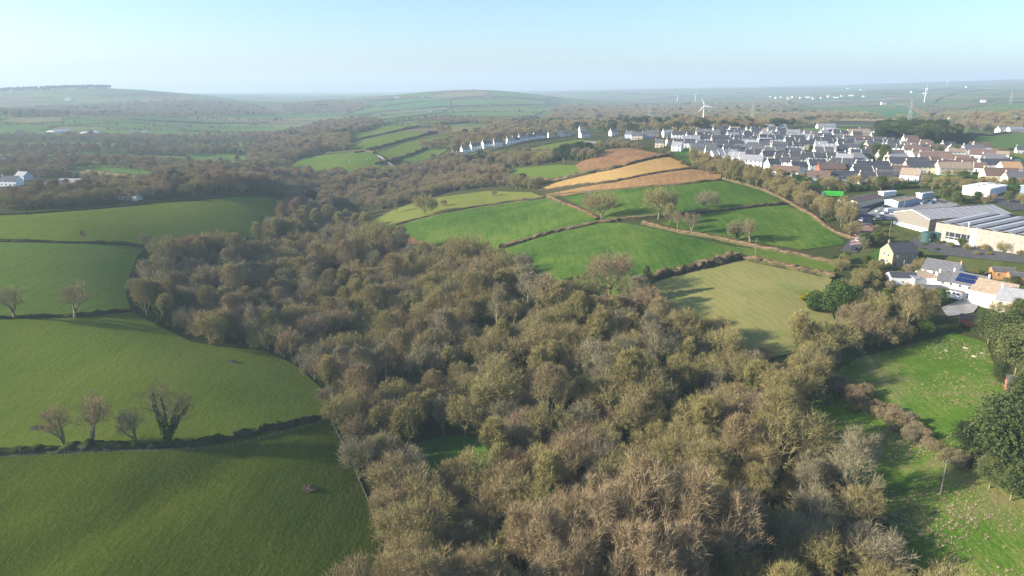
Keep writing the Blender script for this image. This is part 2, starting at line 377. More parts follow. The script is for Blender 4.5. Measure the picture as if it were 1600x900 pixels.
class MB:
    """collects boxes, prisms and tubes for one mesh"""
    def __init__(s): s.v, s.f, s.m = [], [], []
    def add(s, vs, fs, mi=0):
        o = len(s.v); s.v += [tuple(v) for v in vs]; s.f += [tuple(i+o for i in f) for f in fs]; s.m += [mi]*len(fs); return s
    def box(s, x0,x1,y0,y1,z0,z1, mi=0, rot=None, org=(0,0,0)):
        vs = [(x,y,z) for z in (z0,z1) for y in (y0,y1) for x in (x0,x1)]
        if rot is not None: vs = [tuple(rot @ Vector(v) + Vector(org)) for v in vs]
        return s.add(vs, [(0,2,3,1),(4,5,7,6),(0,1,5,4),(2,6,7,3),(0,4,6,2),(1,3,7,5)], mi)
    def prism(s, prof, x0, x1, mi=0, caps=True):        # profile in (y,z), along x, counter-clockwise seen from +x
        n = len(prof)
        vs = [(x0,y,z) for y,z in prof]+[(x1,y,z) for y,z in prof]
        fs = [(i,(i+1)%n,(i+1)%n+n,i+n) for i in range(n)]
        if caps: fs += [tuple(range(n))[::-1], tuple(range(n,2*n))]
        return s.add(vs, fs, mi)
    def tube(s, pts, rad, n=6, mi=0, cap=True):
        pts = [Vector(p) for p in pts]; rad = rad if isinstance(rad,(list,tuple)) else [rad]*len(pts)
        vs, fs = [], []
        for k, p in enumerate(pts):
            t = (pts[min(k+1,len(pts)-1)]-pts[max(k-1,0)]).normalized()
            a = t.orthogonal().normalized(); b = t.cross(a)
            vs += [p + rad[k]*(math.cos(i*2*math.pi/n)*a + math.sin(i*2*math.pi/n)*b) for i in range(n)]
        for k in range(len(pts)-1):
            fs += [(k*n+i, k*n+(i+1)%n, k*n+n+(i+1)%n, k*n+n+i) for i in range(n)]
        if cap: fs += [tuple(range(n))[::-1], tuple((len(pts)-1)*n+i for i in range(n))]
        return s.add(vs, fs, mi)
    def mesh(s, name, mats, smooth=False): return mesh_np(name, s.v, s.f, mats, s.m, smooth)
    def obj(s, name, mats, parent=None, loc=None, rotz=None, smooth=False): return link(name, s.mesh(name, mats, smooth), parent, loc, rotz)

# ------------------------------------------------------------------ the land
nA, nL = len(AZ), len(LD)
_v = np.stack([_gx, _gy, GH], -1).reshape(-1,3)
_j, _i = np.meshgrid(np.arange(nL-1), np.arange(nA-1), indexing='ij')
_q = np.stack([_j*nA+_i, (_j+1)*nA+_i, (_j+1)*nA+_i+1, _j*nA+_i+1], -1).reshape(-1,4)[:, ::-1]
struct('ground', fast_mesh('ground', _v, _q, 4, 'countryside_ground', smooth=True), 'rolling countryside ground with woods, hedges and distant farmland')

def catmull(pts, step):
    """smooth a polyline of 2D/3D points and resample it"""
    P = np.array([list(p)[:2] for p in pts], float)
    Q = np.vstack([2*P[0]-P[1], P, 2*P[-1]-P[-2]]); out = []
    for i in range(1, len(Q)-2):
        n = max(2, int(np.linalg.norm(Q[i+1]-Q[i])/step)+1)
        t = np.linspace(0,1,n,endpoint=False)[:,None]
        out.append(.5*((2*Q[i])+(-Q[i-1]+Q[i+1])*t+(2*Q[i-1]-5*Q[i]+4*Q[i+1]-Q[i+2])*t**2+(-Q[i-1]+3*Q[i]-3*Q[i+1]+Q[i+2])*t**3))
    out.append(P[-1:]); return np.vstack(out)
def px_line(pts, step=None):
    W = [at(*p) for p in pts]
    d = np.mean([math.hypot(w.x,w.y) for w in W])
    return catmull(W, step or max(1.0, d*.004)), d
def in_poly(x, y, P):
    x = np.asarray(x); y = np.asarray(y); r = np.zeros(x.shape, bool)
    for (ax,ay),(bx,by) in zip(P, np.roll(P,-1,0)):
        c = ((ay>y) != (by>y)); 
        with np.errstate(divide='ignore', invalid='ignore'): xi = (bx-ax)*(y-ay)/(by-ay+1e-12)+ax
        r ^= c & (x < xi)
    return r
NF = [0]
def sheet(name, pts, mat, label, lift=1.0, world_pts=False, close_smooth=True):
    """a patch of land draped on the ground, from picture outline"""
    W = [Vector((p[0],p[1],0)) for p in pts] if world_pts else [at(*p) for p in pts]
    P = np.array([[w.x,w.y] for w in W]); d = np.hypot(P[:,0],P[:,1]).mean()
    B = []
    for a, b in zip(P, np.roll(P,-1,0)):
        n = max(1, int(np.linalg.norm(b-a)/(d*.012))); B += [a+(b-a)*k/n for k in range(n)]
    B = np.array(B)
    st = d*.014
    gx, gy = np.meshgrid(np.arange(P[:,0].min(),P[:,0].max(),st), np.arange(P[:,1].min(),P[:,1].max(),st))
    k = in_poly(gx, gy, P); G2 = np.stack([gx[k],gy[k]],-1)
    if len(G2):
        G2 += RNG.uniform(-.15,.15,G2.shape)*st
        dm = np.min(((G2[:,None]-B[None])**2).sum(-1),1); G2 = G2[dm > (st*.45)**2]
    allp = np.vstack([B,G2]) if len(G2) else B
    nB = len(B)
    vs, _, fs, *_r = geometry.delaunay_2d_cdt([Vector(p) for p in allp], [(i,(i+1)%nB) for i in range(nB)], [list(range(nB))], 1, 1e-4)
    X = np.array([[v.x,v.y] for v in vs]); dd = np.hypot(X[:,0],X[:,1])
    NF[0] += 1
    Z = H(X[:,0],X[:,1]) + (.05 + dd*.0006)*lift + (NF[0]%7)*.004
    me = mesh_np(name, np.column_stack([X,Z]), [tuple(f) for f in fs], mat, smooth=True)
    bm = bmesh.new(); bm.from_mesh(me); bmesh.ops.recalc_face_normals(bm, faces=bm.faces)
    if sum(f.normal.z for f in bm.faces) < 0: bmesh.ops.reverse_faces(bm, faces=bm.faces)
    bm.to_mesh(me); bm.free()
    return struct(name, me, label)
def strip(name, pts, width, mat, label, lift=2.0, world=False):
    L, d = (catmull(pts, 2.0), 300) if world else px_line(pts, None)
    t = np.gradient(L, axis=0); t /= np.linalg.norm(t,axis=1)[:,None]+1e-9; nrm = np.stack([-t[:,1],t[:,0]],-1)
    rows = []
    for o in (-.5,-.17,.17,.5):
        q = L + nrm*width*o; dd = np.hypot(q[:,0],q[:,1]); rows.append(np.column_stack([q, H(q[:,0],q[:,1])+(.05+dd*.0006)*lift]))
    V = np.stack(rows,1).reshape(-1,3); n = len(L); i,j = np.meshgrid(np.arange(n-1),np.arange(3),indexing='ij')
    Q = np.stack([i*4+j,(i+1)*4+j,(i+1)*4+j+1,i*4+j+1],-1).reshape(-1,4)[:, ::-1]
    return struct(name, fast_mesh(name, V, Q, 4, mat, smooth=True), label)

FIELDS = [
 ('pasture_near', 'dark green pasture sloping below the fenced hedge bank', [(-260,716),(0,712),(250,702),(350,691),(450,667),(515,653),(545,715),(580,790),(600,840),(585,900),(560,960),(470,1060),(-300,1060)]),
 ('pasture_left', 'green pasture above the fenced hedge bank', [(-160,498),(0,499),(130,494),(205,487),(240,505),(300,535),(345,543),(410,548),(460,570),(500,605),(515,650),(450,664),(350,687),(250,698),(100,702),(0,708),(-260,712)]),
 ('pasture_stripe', 'pale green pasture with two bare trees on its lower bank', [(-120,377),(0,378),(100,380),(228,387),(215,400),(203,430),(197,460),(205,486),(130,493),(0,497),(-160,497)]),
 ('pasture_left', 'long green pasture below the row of dense bare trees', [(-100,338),(0,336),(60,333),(150,326),(250,316),(330,310),(400,309),(440,312),(455,322),(430,345),(400,370),(330,390),(280,392),(228,385),(100,378),(-120,376)]),
 ('crop_green', 'bright green crop field running down to the wood', [(618,356),(640,347),(700,333),(800,317),(850,311),(900,327),(935,346),(870,361),(795,382),(760,402),(690,398),(650,375)]),
 ('crop_green_b', 'bright green crop field beside the tall dark hedge', [(788,390),(860,366),(930,350),(975,349),(1010,356),(1100,376),(1165,391),(1155,402),(1100,415),(1015,438),(985,470),(900,470),(830,440)]),
 ('crop_green_b', 'large bright green crop field below the brown stubble', [(880,309),(950,299),(1050,292),(1125,283),(1160,290),(1200,303),(1228,318),(1150,325),(1080,333),(1000,343),(950,345),(915,328)]),
 ('crop_green', 'bright green crop field beside the tree belt', [(1030,350),(1080,337),(1150,329),(1228,321),(1262,335),(1300,362),(1325,382),(1250,391),(1150,374),(1080,362)]),
 ('pasture_mid', 'narrow grass strip between two brown hedges', [(1150,386),(1200,392),(1310,414),(1300,428),(1200,408),(1155,398)]),
 ('mown_tan', 'mown tan hayfield with curved mowing lines', [(1000,450),(1060,430),(1100,420),(1158,407),(1220,420),(1300,437),(1290,462),(1300,490),(1320,540),(1200,560),(1100,525),(1040,490)]),
 ('plough_brown', 'brown ploughed field under the town edge', [(900,258),(925,245),(950,234),(985,232),(1042,243),(985,257),(940,267),(905,272)]),
 ('stubble_gold', 'golden stubble field between two hedges', [(838,290),(930,271),(1045,246),(1078,262),(960,284),(860,297)]),
 ('stubble_orange', 'orange stubble strip above the green crop', [(850,305),(960,286),(1080,265),(1128,270),(1125,281),(1050,289),(950,297),(880,307)]),
 ('pasture_yellow', 'yellowish pasture with a lone round tree', [(575,350),(620,326),(680,310),(760,299),(830,301),(850,308),(740,328),(640,345),(600,358)]),
 ('pasture_mid', 'small green pasture beside a row of bare trees', [(780,275),(810,263),(870,258),(930,258),(915,274),(850,284),(790,288)]),
 ('pasture_mid', 'green pasture below the street of white cottages', [(730,262),(760,248),(840,230),(905,218),(928,222),(905,232),(830,247),(780,258)]),
 ('pasture_mid', 'green pasture with grazing sheep', [(440,262),(480,246),(560,238),(582,240),(600,256),(622,270),(560,275),(480,272)]),
 ('pasture_mid', 'green pasture on the hillside above the lane', [(590,240),(640,222),(700,213),(712,221),(695,238),(650,255),(612,250)]),
 ('pasture_mid', 'middle green strip pasture on the hillside', [(545,232),(600,211),(645,205),(662,211),(600,228),(555,240)]),
 ('pasture_mid', 'upper green strip pasture on the hillside', [(545,213),(600,198),(640,193),(655,197),(600,210),(550,222)]),
 ('far_tan', 'pale tan pasture above the cottage street', [(680,204),(750,198),(805,212),(850,218),(740,228),(712,214)]),
 ('meadow', 'rough green meadow dotted with pale tussocks', [(1290,592),(1340,560),(1420,540),(1490,520),(1540,535),(1555,575),(1570,600),(1590,640),(1530,700),(1490,722),(1440,690),(1395,655),(1340,625)]),
 ('meadow', 'tussocky meadow with the wooden pole', [(1265,620),(1310,600),(1340,622),(1395,655),(1440,690),(1490,722),(1600,780),(1660,860),(1680,1000),(1560,1000),(1420,880),(1370,800),(1290,700)]),
 ('bracken', 'russet bracken patch at the field corner', [(612,360),(640,358),(690,378),(735,395),(720,410),(660,400),(625,385)]),
 ('far_lush', 'emerald field on the far hillside', [(1310,181),(1345,172),(1400,164),(1425,167),(1450,184),(1400,187),(1350,186)]),
 ('far_green', 'green field edged by conifers behind the bungalows', [(1515,224),(1530,213),(1610,210),(1640,215),(1640,234),(1560,232)]),
 ('pasture_yellow', 'yellow green field by the last houses', [(1565,237),(1600,234),(1650,236),(1650,255),(1600,250)]),
 ('far_green', 'grass playing field behind the town roofs', [(1200,207),(1230,201),(1310,200),(1330,204),(1290,208)]),
 ('far_green', 'pasture strip among bare hedgerow trees', [(95,268),(120,250),(200,258),(250,268),(240,278),(150,274)]),
 ('far_green', 'pasture beside the farmyard', [(150,282),(240,275),(270,290),(210,300),(140,296)]),
 ('far_green', 'small pasture between tree rows', [(280,238),(350,240),(420,250),(400,258),(320,254)]),
 ('far_green', 'distant pasture below the wooded slope', [(280,204),(300,194),(420,196),(470,205),(400,212)]),
 ('far_green', 'distant pasture by the pink farm shed', [(115,214),(180,210),(255,216),(240,222),(130,222)]),
 ('far_tan', 'pale stubble field by the far wood', [(0,192),(20,184),(95,184),(100,190),(50,193)]),
 ('far_green', 'green strip pasture under the wooded hill', [(-40,200),(60,196),(80,202),(0,208)]),
 ('far_tan', 'tan field far beyond the valley', [(1450,184),(1480,172),(1550,172),(1560,180),(1500,186)]),
 ('far_green', 'green field far beyond the valley', [(1500,172),(1540,163),(1610,162),(1650,170),(1560,176)]),
 ('far_green', 'bright strip on the far slope', [(1255,180),(1320,170),(1400,163),(1398,166),(1330,175)]),
]
FIELD_OBJS = [sheet('field', p, m, l) for m, l, p in FIELDS]
for m, p in [('pasture_mid',[(1665,300),(2300,290),(2350,372),(1690,384)]), ('far_green',[(1660,262),(2200,250),(2300,286),(1665,296)]), ('pasture_stripe',[(1695,392),(2400,380),(2600,520),(1705,500)]), ('pasture_left',[(1720,530),(2600,535),(3000,800),(1760,790)]),
             ('pasture_left',[(-170,500),(-270,712),(-950,730),(-700,505)]), ('pasture_stripe',[(-128,379),(-168,496),(-690,498),(-560,385)]), ('pasture_near',[(-310,722),(-340,1060),(-1300,1100),(-980,745)]), ('pasture_mid',[(-108,340),(-125,374),(-550,380),(-480,335)]), ('far_green',[(1660,236),(2100,228),(2200,246),(1662,256)])]:
    FIELD_OBJS.append(sheet('field', p, m, 'green pasture beyond the edge of the view'))
for p in [[(60,249),(200,253),(330,259),(400,254),(330,246),(200,245),(60,245)], [(-30,233),(100,234),(250,234),(400,229),(400,222),(250,228),(100,226),(-30,225)], [(-30,214),(150,214),(300,217),(420,210),(420,205),(250,205),(-30,204)]]:
    FIELD_OBJS.append(sheet('field', p, 'far_green', 'long green strip between the far tree belts', lift=1.4))
# terraced small fields on the middle hill
_hill = [[(575,186),(620,178),(690,171),(695,176),(630,183),(580,190)], [(568,193),(640,183),(700,177),(705,181),(650,188),(570,198)], [(700,171),(780,169),(850,172),(845,176),(760,175),(700,176)],
 [(700,177),(780,176),(840,178),(835,182),(760,183),(705,182)], [(660,188),(740,184),(820,184),(810,189),(720,192),(665,193)], [(600,168),(660,160),(700,158),(705,166),(650,171),(605,174)],
 [(705,158),(780,155),(850,158),(855,165),(780,165),(707,166)], [(660,152),(700,147),(760,144),(765,150),(700,155)], [(765,144.5),(830,148),(870,153),(850,156),(768,151)], [(560,166),(600,159),(650,155),(655,159),(600,166),(565,170)], [(545,172),(590,168),(600,173),(560,180)]]
for k, p in enumerate(_hill):
    FIELD_OBJS.append(sheet('field', p, ['far_green','far_lush','far_green','far_tan'][k % 4] if k != 3 else 'far_green', 'small hedged field on the broad middle hill', lift=1.6))

# ------------------------------------------------------------------ hedges
def vnoise(n, k, amp):
    """smooth 1D noise of length n"""
    a = RNG.normal(0,1,(n//k+3)); return amp*np.interp(np.arange(n)/k, np.arange(len(a)), a)
def hedge_mesh(L, d, width, height, twig, bank=.55, dens=1.0, mats=('bank_earth','twig_hedge')):
    n = len(L); t = np.gradient(L, axis=0); seg = np.linalg.norm(t,axis=1); t /= seg[:,None]+1e-9
    nr = np.stack([-t[:,1],t[:,0]],-1)
    prof = [(-.56,-.4),(-.50,.28),(-.40,.72),(-.17,.98),(.15,1.0),(.40,.74),(.50,.30),(.56,-.4)]
    wv = np.maximum(.5,1+vnoise(n,3,.24)); hv = np.maximum(.4, 1+vnoise(n,2,.18)+vnoise(n,9,.16)); m = len(prof)
    base = H(L[:,0],L[:,1]); rings = []
    for k,(o,z) in enumerate(prof):
        j = RNG.normal(0,.11,(n,2))*width
        q = L + nr*(o*width*wv)[:,None] + j*(z>0)
        rings.append(np.column_stack([q, base + z*height*.78*hv + (RNG.normal(0,.09,n)*height if z>0 else 0)]))
    V = np.stack(rings,1).reshape(-1,3)
    i,k = np.meshgrid(np.arange(n-1),np.arange(m-1),indexing='ij')
    Q = np.stack([i*m+k,(i+1)*m+k,(i+1)*m+k+1,i*m+k+1],-1).reshape(-1,4)
    T3 = np.concatenate([Q[:,[0,1,2]],Q[:,[0,2,3]]]); mi = np.zeros(len(T3),int)
    # upper part of the sweep takes the twig colour
    kk = np.concatenate([k.ravel(),k.ravel()]); mi[(kk>=2)&(kk<=4)] = 1
    # sprays of twigs
    length = seg.sum(); N = int(length*dens*max(1.5, 46*min(1, 260/d)**1.2))
    s = RNG.uniform(0,n-1.001,N); i0 = s.astype(int); c = L[i0]+(L[i0+1]-L[i0])*(s-i0)[:,None]; nn = nr[i0]
    o = RNG.normal(0,.26,N); z0 = np.clip(1-1.6*np.abs(o),.2,1)*RNG.uniform(.35,.95,N)
    p = np.column_stack([c+nn*(o*width)[:,None], H(c[:,0],c[:,1])+z0*height*hv[i0]])
    w = max(.03, d*.00016)
    dirv = np.column_stack([nn[:,0]*o*2.2, nn[:,1]*o*2.2, np.ones(N)])+RNG.normal(0,.45,(N,3)); dirv /= np.linalg.norm(dirv,axis=1)[:,None]
    ln = RNG.uniform(.35,1.0,N)*twig
    a = RNG.normal(0,1,(N,3)); a -= (a*dirv).sum(1)[:,None]*dirv; a /= np.linalg.norm(a,axis=1)[:,None]
    tv = np.stack([p-a*w, p+a*w, p+dirv*ln[:,None]],1).reshape(-1,3)
    V2 = np.vstack([V,tv]); F2 = np.vstack([T3, len(V)+np.arange(3*N).reshape(-1,3)])
    return fast_mesh('hedge', V2, F2, 3, list(mats), np.concatenate([mi,np.ones(N,int)]))
def hedge(pts, width, height, twig, label, dens=1.0, mats=('bank_earth','twig_hedge'), group=None):
    L, d = px_line(pts)
    return tag(link('hedge', hedge_mesh(L, d, width, height, twig, dens=dens, mats=mats)), label, 'hedge', group)
BR = ('bank_grass','twig_russet')
HB = ('bank_grass','twig_hedge')
hedge([(-200,712),(0,709),(100,703),(250,699),(350,688),(450,665),(515,651)], 3.0, 2.1, .7, 'dark turfed hedge bank behind the line of white fence posts', mats=('bank_earth','bank_turf'))
hedge([(-100,497),(0,498),(130,494),(205,487)], 2.6, 1.9, .8, 'dark hedge bank under the two spreading pasture trees', mats=('bank_earth','bank_turf'))
hedge([(-60,377),(0,378),(100,380),(228,387)], 2.8, 2.0, .9, 'dark straight hedge between the two upper left pastures', mats=('bank_earth','bank_turf'))
hedge([(-60,339),(0,337),(60,334),(150,327),(250,317),(330,311),(440,312)], 2.6, 1.8, .9, 'hedge bank under the long row of dense bare trees', mats=('bank_earth','bank_turf'))
hedge([(618,352),(640,346),(700,332),(800,316),(850,310)], 2.4, 1.9, 1.0, 'clipped dark hedge between yellow pasture and green crop')
hedge([(780,388),(860,366),(930,350),(965,345)], 3.4, 2.4, 1.2, 'thick dark hedge between two bright green crops')
hedge([(856,309),(880,318),(915,332),(935,343)], 4.0, 1.6, 1.1, 'russet overgrown hedge below the stubble corner', mats=BR)
hedge([(955,345),(1010,341),(1080,334),(1150,327),(1228,319)], 2.6, 2.0, .9, 'dark trimmed hedge crossing the crops to the tree belt')
hedge([(1005,349),(1060,362),(1120,373),(1200,390),(1312,413)], 3.4, 1.7, 1.2, 'russet hedge lined with small bare trees', mats=BR)
hedge([(1008,440),(1060,427),(1110,414),(1160,403)], 5.0, 3.4, 1.5, 'tall dark bushy hedge above the mown hayfield')
hedge([(1158,404),(1200,411),(1250,421),(1305,433)], 4.0, 1.9, 1.3, 'russet hedge along the top of the mown hayfield', mats=BR)
hedge([(855,307),(950,298),(1060,289),(1128,282)], 2.2, 1.7, .9, 'low hedge between orange stubble and green crop', mats=HB)
hedge([(842,300),(862,297),(960,284),(1082,264)], 3.0, 2.1, 1.0, 'hedge between golden and orange stubble strips')
hedge([(920,272),(965,263),(1046,244)], 3.2, 2.6, 1.0, 'thick hedge between ploughed and golden stubble fields')
hedge([(800,289),(845,288),(900,277),(962,264)], 6.0, 4.2, 1.8, 'tall ragged hedge above the golden stubble')
hedge([(1338,375),(1300,360),(1262,333),(1230,316),(1200,301),(1130,280)], 2.4, 1.3, 1.0, 'grassy bank under the long brown tree belt', mats=BR)
hedge([(555,240),(600,229),(640,218),(682,208)], 5, 4, 1.8, 'hillside hedge above the lower strip pasture', mats=HB)
hedge([(548,222),(600,210),(655,198)], 5, 3.4, 1.6, 'hillside hedge between the two upper strip pastures', mats=HB)
hedge([(590,258),(620,249),(660,236),(695,222)], 6, 4.5, 2.0, 'broad hedge beside the hillside lane', mats=HB)
hedge([(445,258),(480,245),(560,237),(585,239)], 4, 2.6, 1.5, 'hedge along the top of the sheep pasture', mats=HB)
hedge([(545,203),(600,194),(660,191)], 5, 3.4, 1.6, 'hedge under the terraced hill fields', mats=HB)
hedge([(720,250),(760,247),(840,229),(905,217)], 3, 2.2, 1.2, 'garden hedge below the street of white cottages', mats=HB)
hedge([(1518,224),(1560,235),(1650,233)], 4, 3, 1.4, 'hedge between green and yellow fields by the last houses', mats=HB)
hedge([(1510,212),(1560,210),(1650,209)], 4, 3, 1.4, 'hedge along the far side of the field by the conifers', mats=HB)
FARH = [[(560,188),(620,180),(700,173),(780,169),(860,172)],[(565,192),(640,184),(705,177),(780,175.5),(845,177.5)],[(660,188),(740,184),(840,183)],[(600,174),(650,171),(705,166),(780,165),(855,165)],[(600,167),(660,159),(705,157),(780,154.5),(850,157)],[(700,157),(704,166),(700,172)],[(760,150),(770,156)],[(650,153),(700,147),(760,144)],
 [(540,178),(600,158),(660,152)],[(820,190),(900,188)],[(690,195),(760,192),(840,192)],[(20,182),(100,182),(180,186),(260,190),(420,192)],[(280,206),(340,208),(470,206)],[(95,262),(150,258),(250,268),(300,276)],[(100,246),(180,247),(240,252)],[(130,272),(200,278),(270,290)],[(1180,190),(1300,188),(1420,190)],[(1400,163),(1425,167),(1452,185)],[(1500,172),(1580,161),(1650,158)],[(1450,172),(1520,170),(1640,172)],[(1300,158),(1420,154),(1600,152)],[(1380,148),(1440,143),(1520,138)],[(1460,160),(1480,150),(1540,140)],[(1100,157),(1180,153),(1280,151)],[(910,170),(1010,166),(1100,165)]]
for k, p in enumerate(FARH):
    hedge(p, 7, 4.5, 2.0, 'thin dark hedgerow dividing distant hill fields', mats=HB, group='distant hedgerows')

# ------------------------------------------------------------------ trees
def unit(v): return v/(np.linalg.norm(v)+1e-9)
def perp(v):
    a = np.array([0,0,1.0]) if abs(v[2]) < .9 else np.array([1.0,0,0])
    return unit(np.cross(v,a))
class Tree:
    def __init__(s, seed): s.r = np.random.default_rng(seed); s.seg = []; s.tw = []
    def branch(s, p, d, ln, r0, lev, P):
        r = s.r; n = P['n'][lev]; pts = [p]; dirs = [d]; st = ln/n
        for k in range(n):
            d = unit(d + r.normal(0,P['wig'][lev],3) + np.array([0,0,P['up'][lev]]))
            p = p + d*st; pts.append(p); dirs.append(d)
        rad = np.linspace(r0, r0*P['tap'][lev], n+1)
        for k in range(n): s.seg.append((pts[k],pts[k+1],rad[k],rad[k+1],lev))
        if lev == P['levels']:
            m = P['twigs']; ts = r.uniform(.1,1,m)
            for t in ts:
                k = min(int(t*n),n-1); q = pts[k]+(pts[k+1]-pts[k])*(t*n-k)
                td = unit(dirs[k]*.75 + r.normal(0,.55,3) + np.array([0,0,P.get('twup',.15)])); s.tw.append((q, td, r.uniform(.5,1.15)*P['twl']))
            s.tw.append((pts[-1], dirs[-1], P['twl']*.9)); return
        m = P['kids'][lev]; phi = r.uniform(0,6.28)
        for c in range(m):
            t = P['t0'][lev] + (1-P['t0'][lev])*(c+r.uniform(.2,.8))/m
            k = min(int(t*n),n-1); q = pts[k]+(pts[k+1]-pts[k])*(t*n-k); dd = dirs[k]
            phi += 2.4 + r.normal(0,.3); a = perp(dd); b = np.cross(dd,a)
            ang = P['ang'][lev]*(1-.35*t*P.get('narrow',.6)) + r.normal(0,.12)
            nd = unit(dd*math.cos(ang) + (a*math.cos(phi)+b*math.sin(phi))*math.sin(ang) + np.array([0,0,P.get('lift',.1)]))
            L = P['len'][lev+1]*r.uniform(.75,1.2)*(1.15-.45*t)
            # keep inside the crown envelope
            C = np.array(P['env_c']); E = np.array(P['env_r'])
            x = (q-C)/E; v = nd/E; A = v@v; Bq = x@v; Cq = x@x-1
            disc = Bq*Bq-A*Cq
            if disc > 0:
                far = (-Bq+math.sqrt(disc))/A
                if far > 0: L = min(L, far*r.uniform(.82,1.0)) if far < L*1.6 else L
                else: L *= .35
            else: L *= .4
            if L < .25: continue
            rr = rad[k]*P['rr'][lev]*r.uniform(.8,1.1)
            Q = P
            if lev == 0:                     # every limb fills its own share of an uneven crown
                g = r.uniform(.70,1.14); Q = dict(P); Q['env_r'] = tuple(np.array(P['env_r'])*np.array([g,g,r.uniform(.80,1.08)]))
            s.branch(q, nd, L, max(rr,.018), lev+1, Q)
    def meshes(s, name, bark, twig, tw=.03, split=1):
        def tubes(segs):
            V, T3 = [], []; o = 0
            for a,b,ra,rb,lev in segs:
                m = 6 if lev == 0 else 5 if lev == 1 else 3; d = unit(b-a); u = perp(d); w = np.cross(d,u)
                th = np.arange(m)*2*math.pi/m; c = np.cos(th)[:,None]*u+np.sin(th)[:,None]*w
                V += [a-d*ra*.3+c*ra, b+c*rb]
                for i in range(m):
                    j = (i+1)%m; T3 += [(o+i,o+j,o+m+j),(o+i,o+m+j,o+m+i)]
                o += 2*m
            return (np.vstack(V) if V else np.zeros((0,3))), np.array(T3,int).reshape(-1,3)
        Va, Ta = tubes([g for g in s.seg if g[4] < split]); Vb, Tb = tubes([g for g in s.seg if g[4] >= split])
        q = np.array([t[0] for t in s.tw]); d = np.array([t[1] for t in s.tw]); l = np.array([t[2] for t in s.tw])
        a = s.r.normal(0,1,q.shape); a -= (a*d).sum(1)[:,None]*d; a /= np.linalg.norm(a,axis=1)[:,None]
        tv = np.stack([q-a*tw,q+a*tw,q+d*l[:,None]],1).reshape(-1,3); tt = len(Vb)+np.arange(len(tv)).reshape(-1,3)
        s.parts = [('trunk', Va, Ta, np.zeros(len(Ta),int), [bark]),
                   ('crown', np.vstack([Vb,tv]), np.vstack([Tb,tt]), np.array([0]*len(Tb)+[1]*len(tt)), [bark,twig])]
        return s
    def leaves(s, part, pts, size, mat, flat=.0):
        N = len(pts); r = s.r; a = r.normal(0,1,(N,3)); b = r.normal(0,1,(N,3)); a /= np.linalg.norm(a,axis=1)[:,None]; b -= (a*b).sum(1)[:,None]*a; b /= np.linalg.norm(b,axis=1)[:,None]
        z = (r.uniform(.6,1.2,N)*size)[:,None]
        V = np.stack([pts-a*z*.6-b*z*.4, pts+a*z*.6-b*z*.4, pts+b*z*.8],1).reshape(-1,3)
        s.parts.append((part, V, np.arange(3*N).reshape(-1,3), np.zeros(N,int), [mat])); return s
    def ivy(s, n, maxlev=1, hmax=9, spread=.45):
        sg = [g for g in s.seg if g[4] <= maxlev and g[0][2] < hmax]; r = s.r
        w = np.array([np.linalg.norm(g[1]-g[0])*(g[2]+.25) for g in sg]); w /= w.sum(); k = r.choice(len(sg), n, p=w)
        t = r.uniform(0,1,n)[:,None]; P0 = np.array([g[0] for g in sg])[k]; P1 = np.array([g[1] for g in sg])[k]; rad = np.array([g[2] for g in sg])[k]
        off = r.normal(0,1,(n,3)); off /= np.linalg.norm(off,axis=1)[:,None]
        return s.leaves('ivy', P0+(P1-P0)*t+off*(rad+np.abs(r.normal(0,spread,n)))[:,None], .30, 'ivy_leaf')
    def finish(s, name):
        s.part_me = [(pn, fast_mesh(name+'_'+pn, V, T3, 3, mats, mi)) for pn,V,T3,mi,mats in s.parts if len(T3)]
        vs, ts, ms, ml = [], [], [], []; o = 0
        for pn,V,T3,mi,mats in s.parts:
            vs.append(V); ts.append(T3+o); ms.append(mi+len(ml)); ml += mats; o += len(V)
        s.whole = fast_mesh(name, np.vstack(vs), np.vstack(ts), 3, ml, np.concatenate(ms))
        s.h = max(V[:,2].max() for _,V,*_ in s.parts); return s

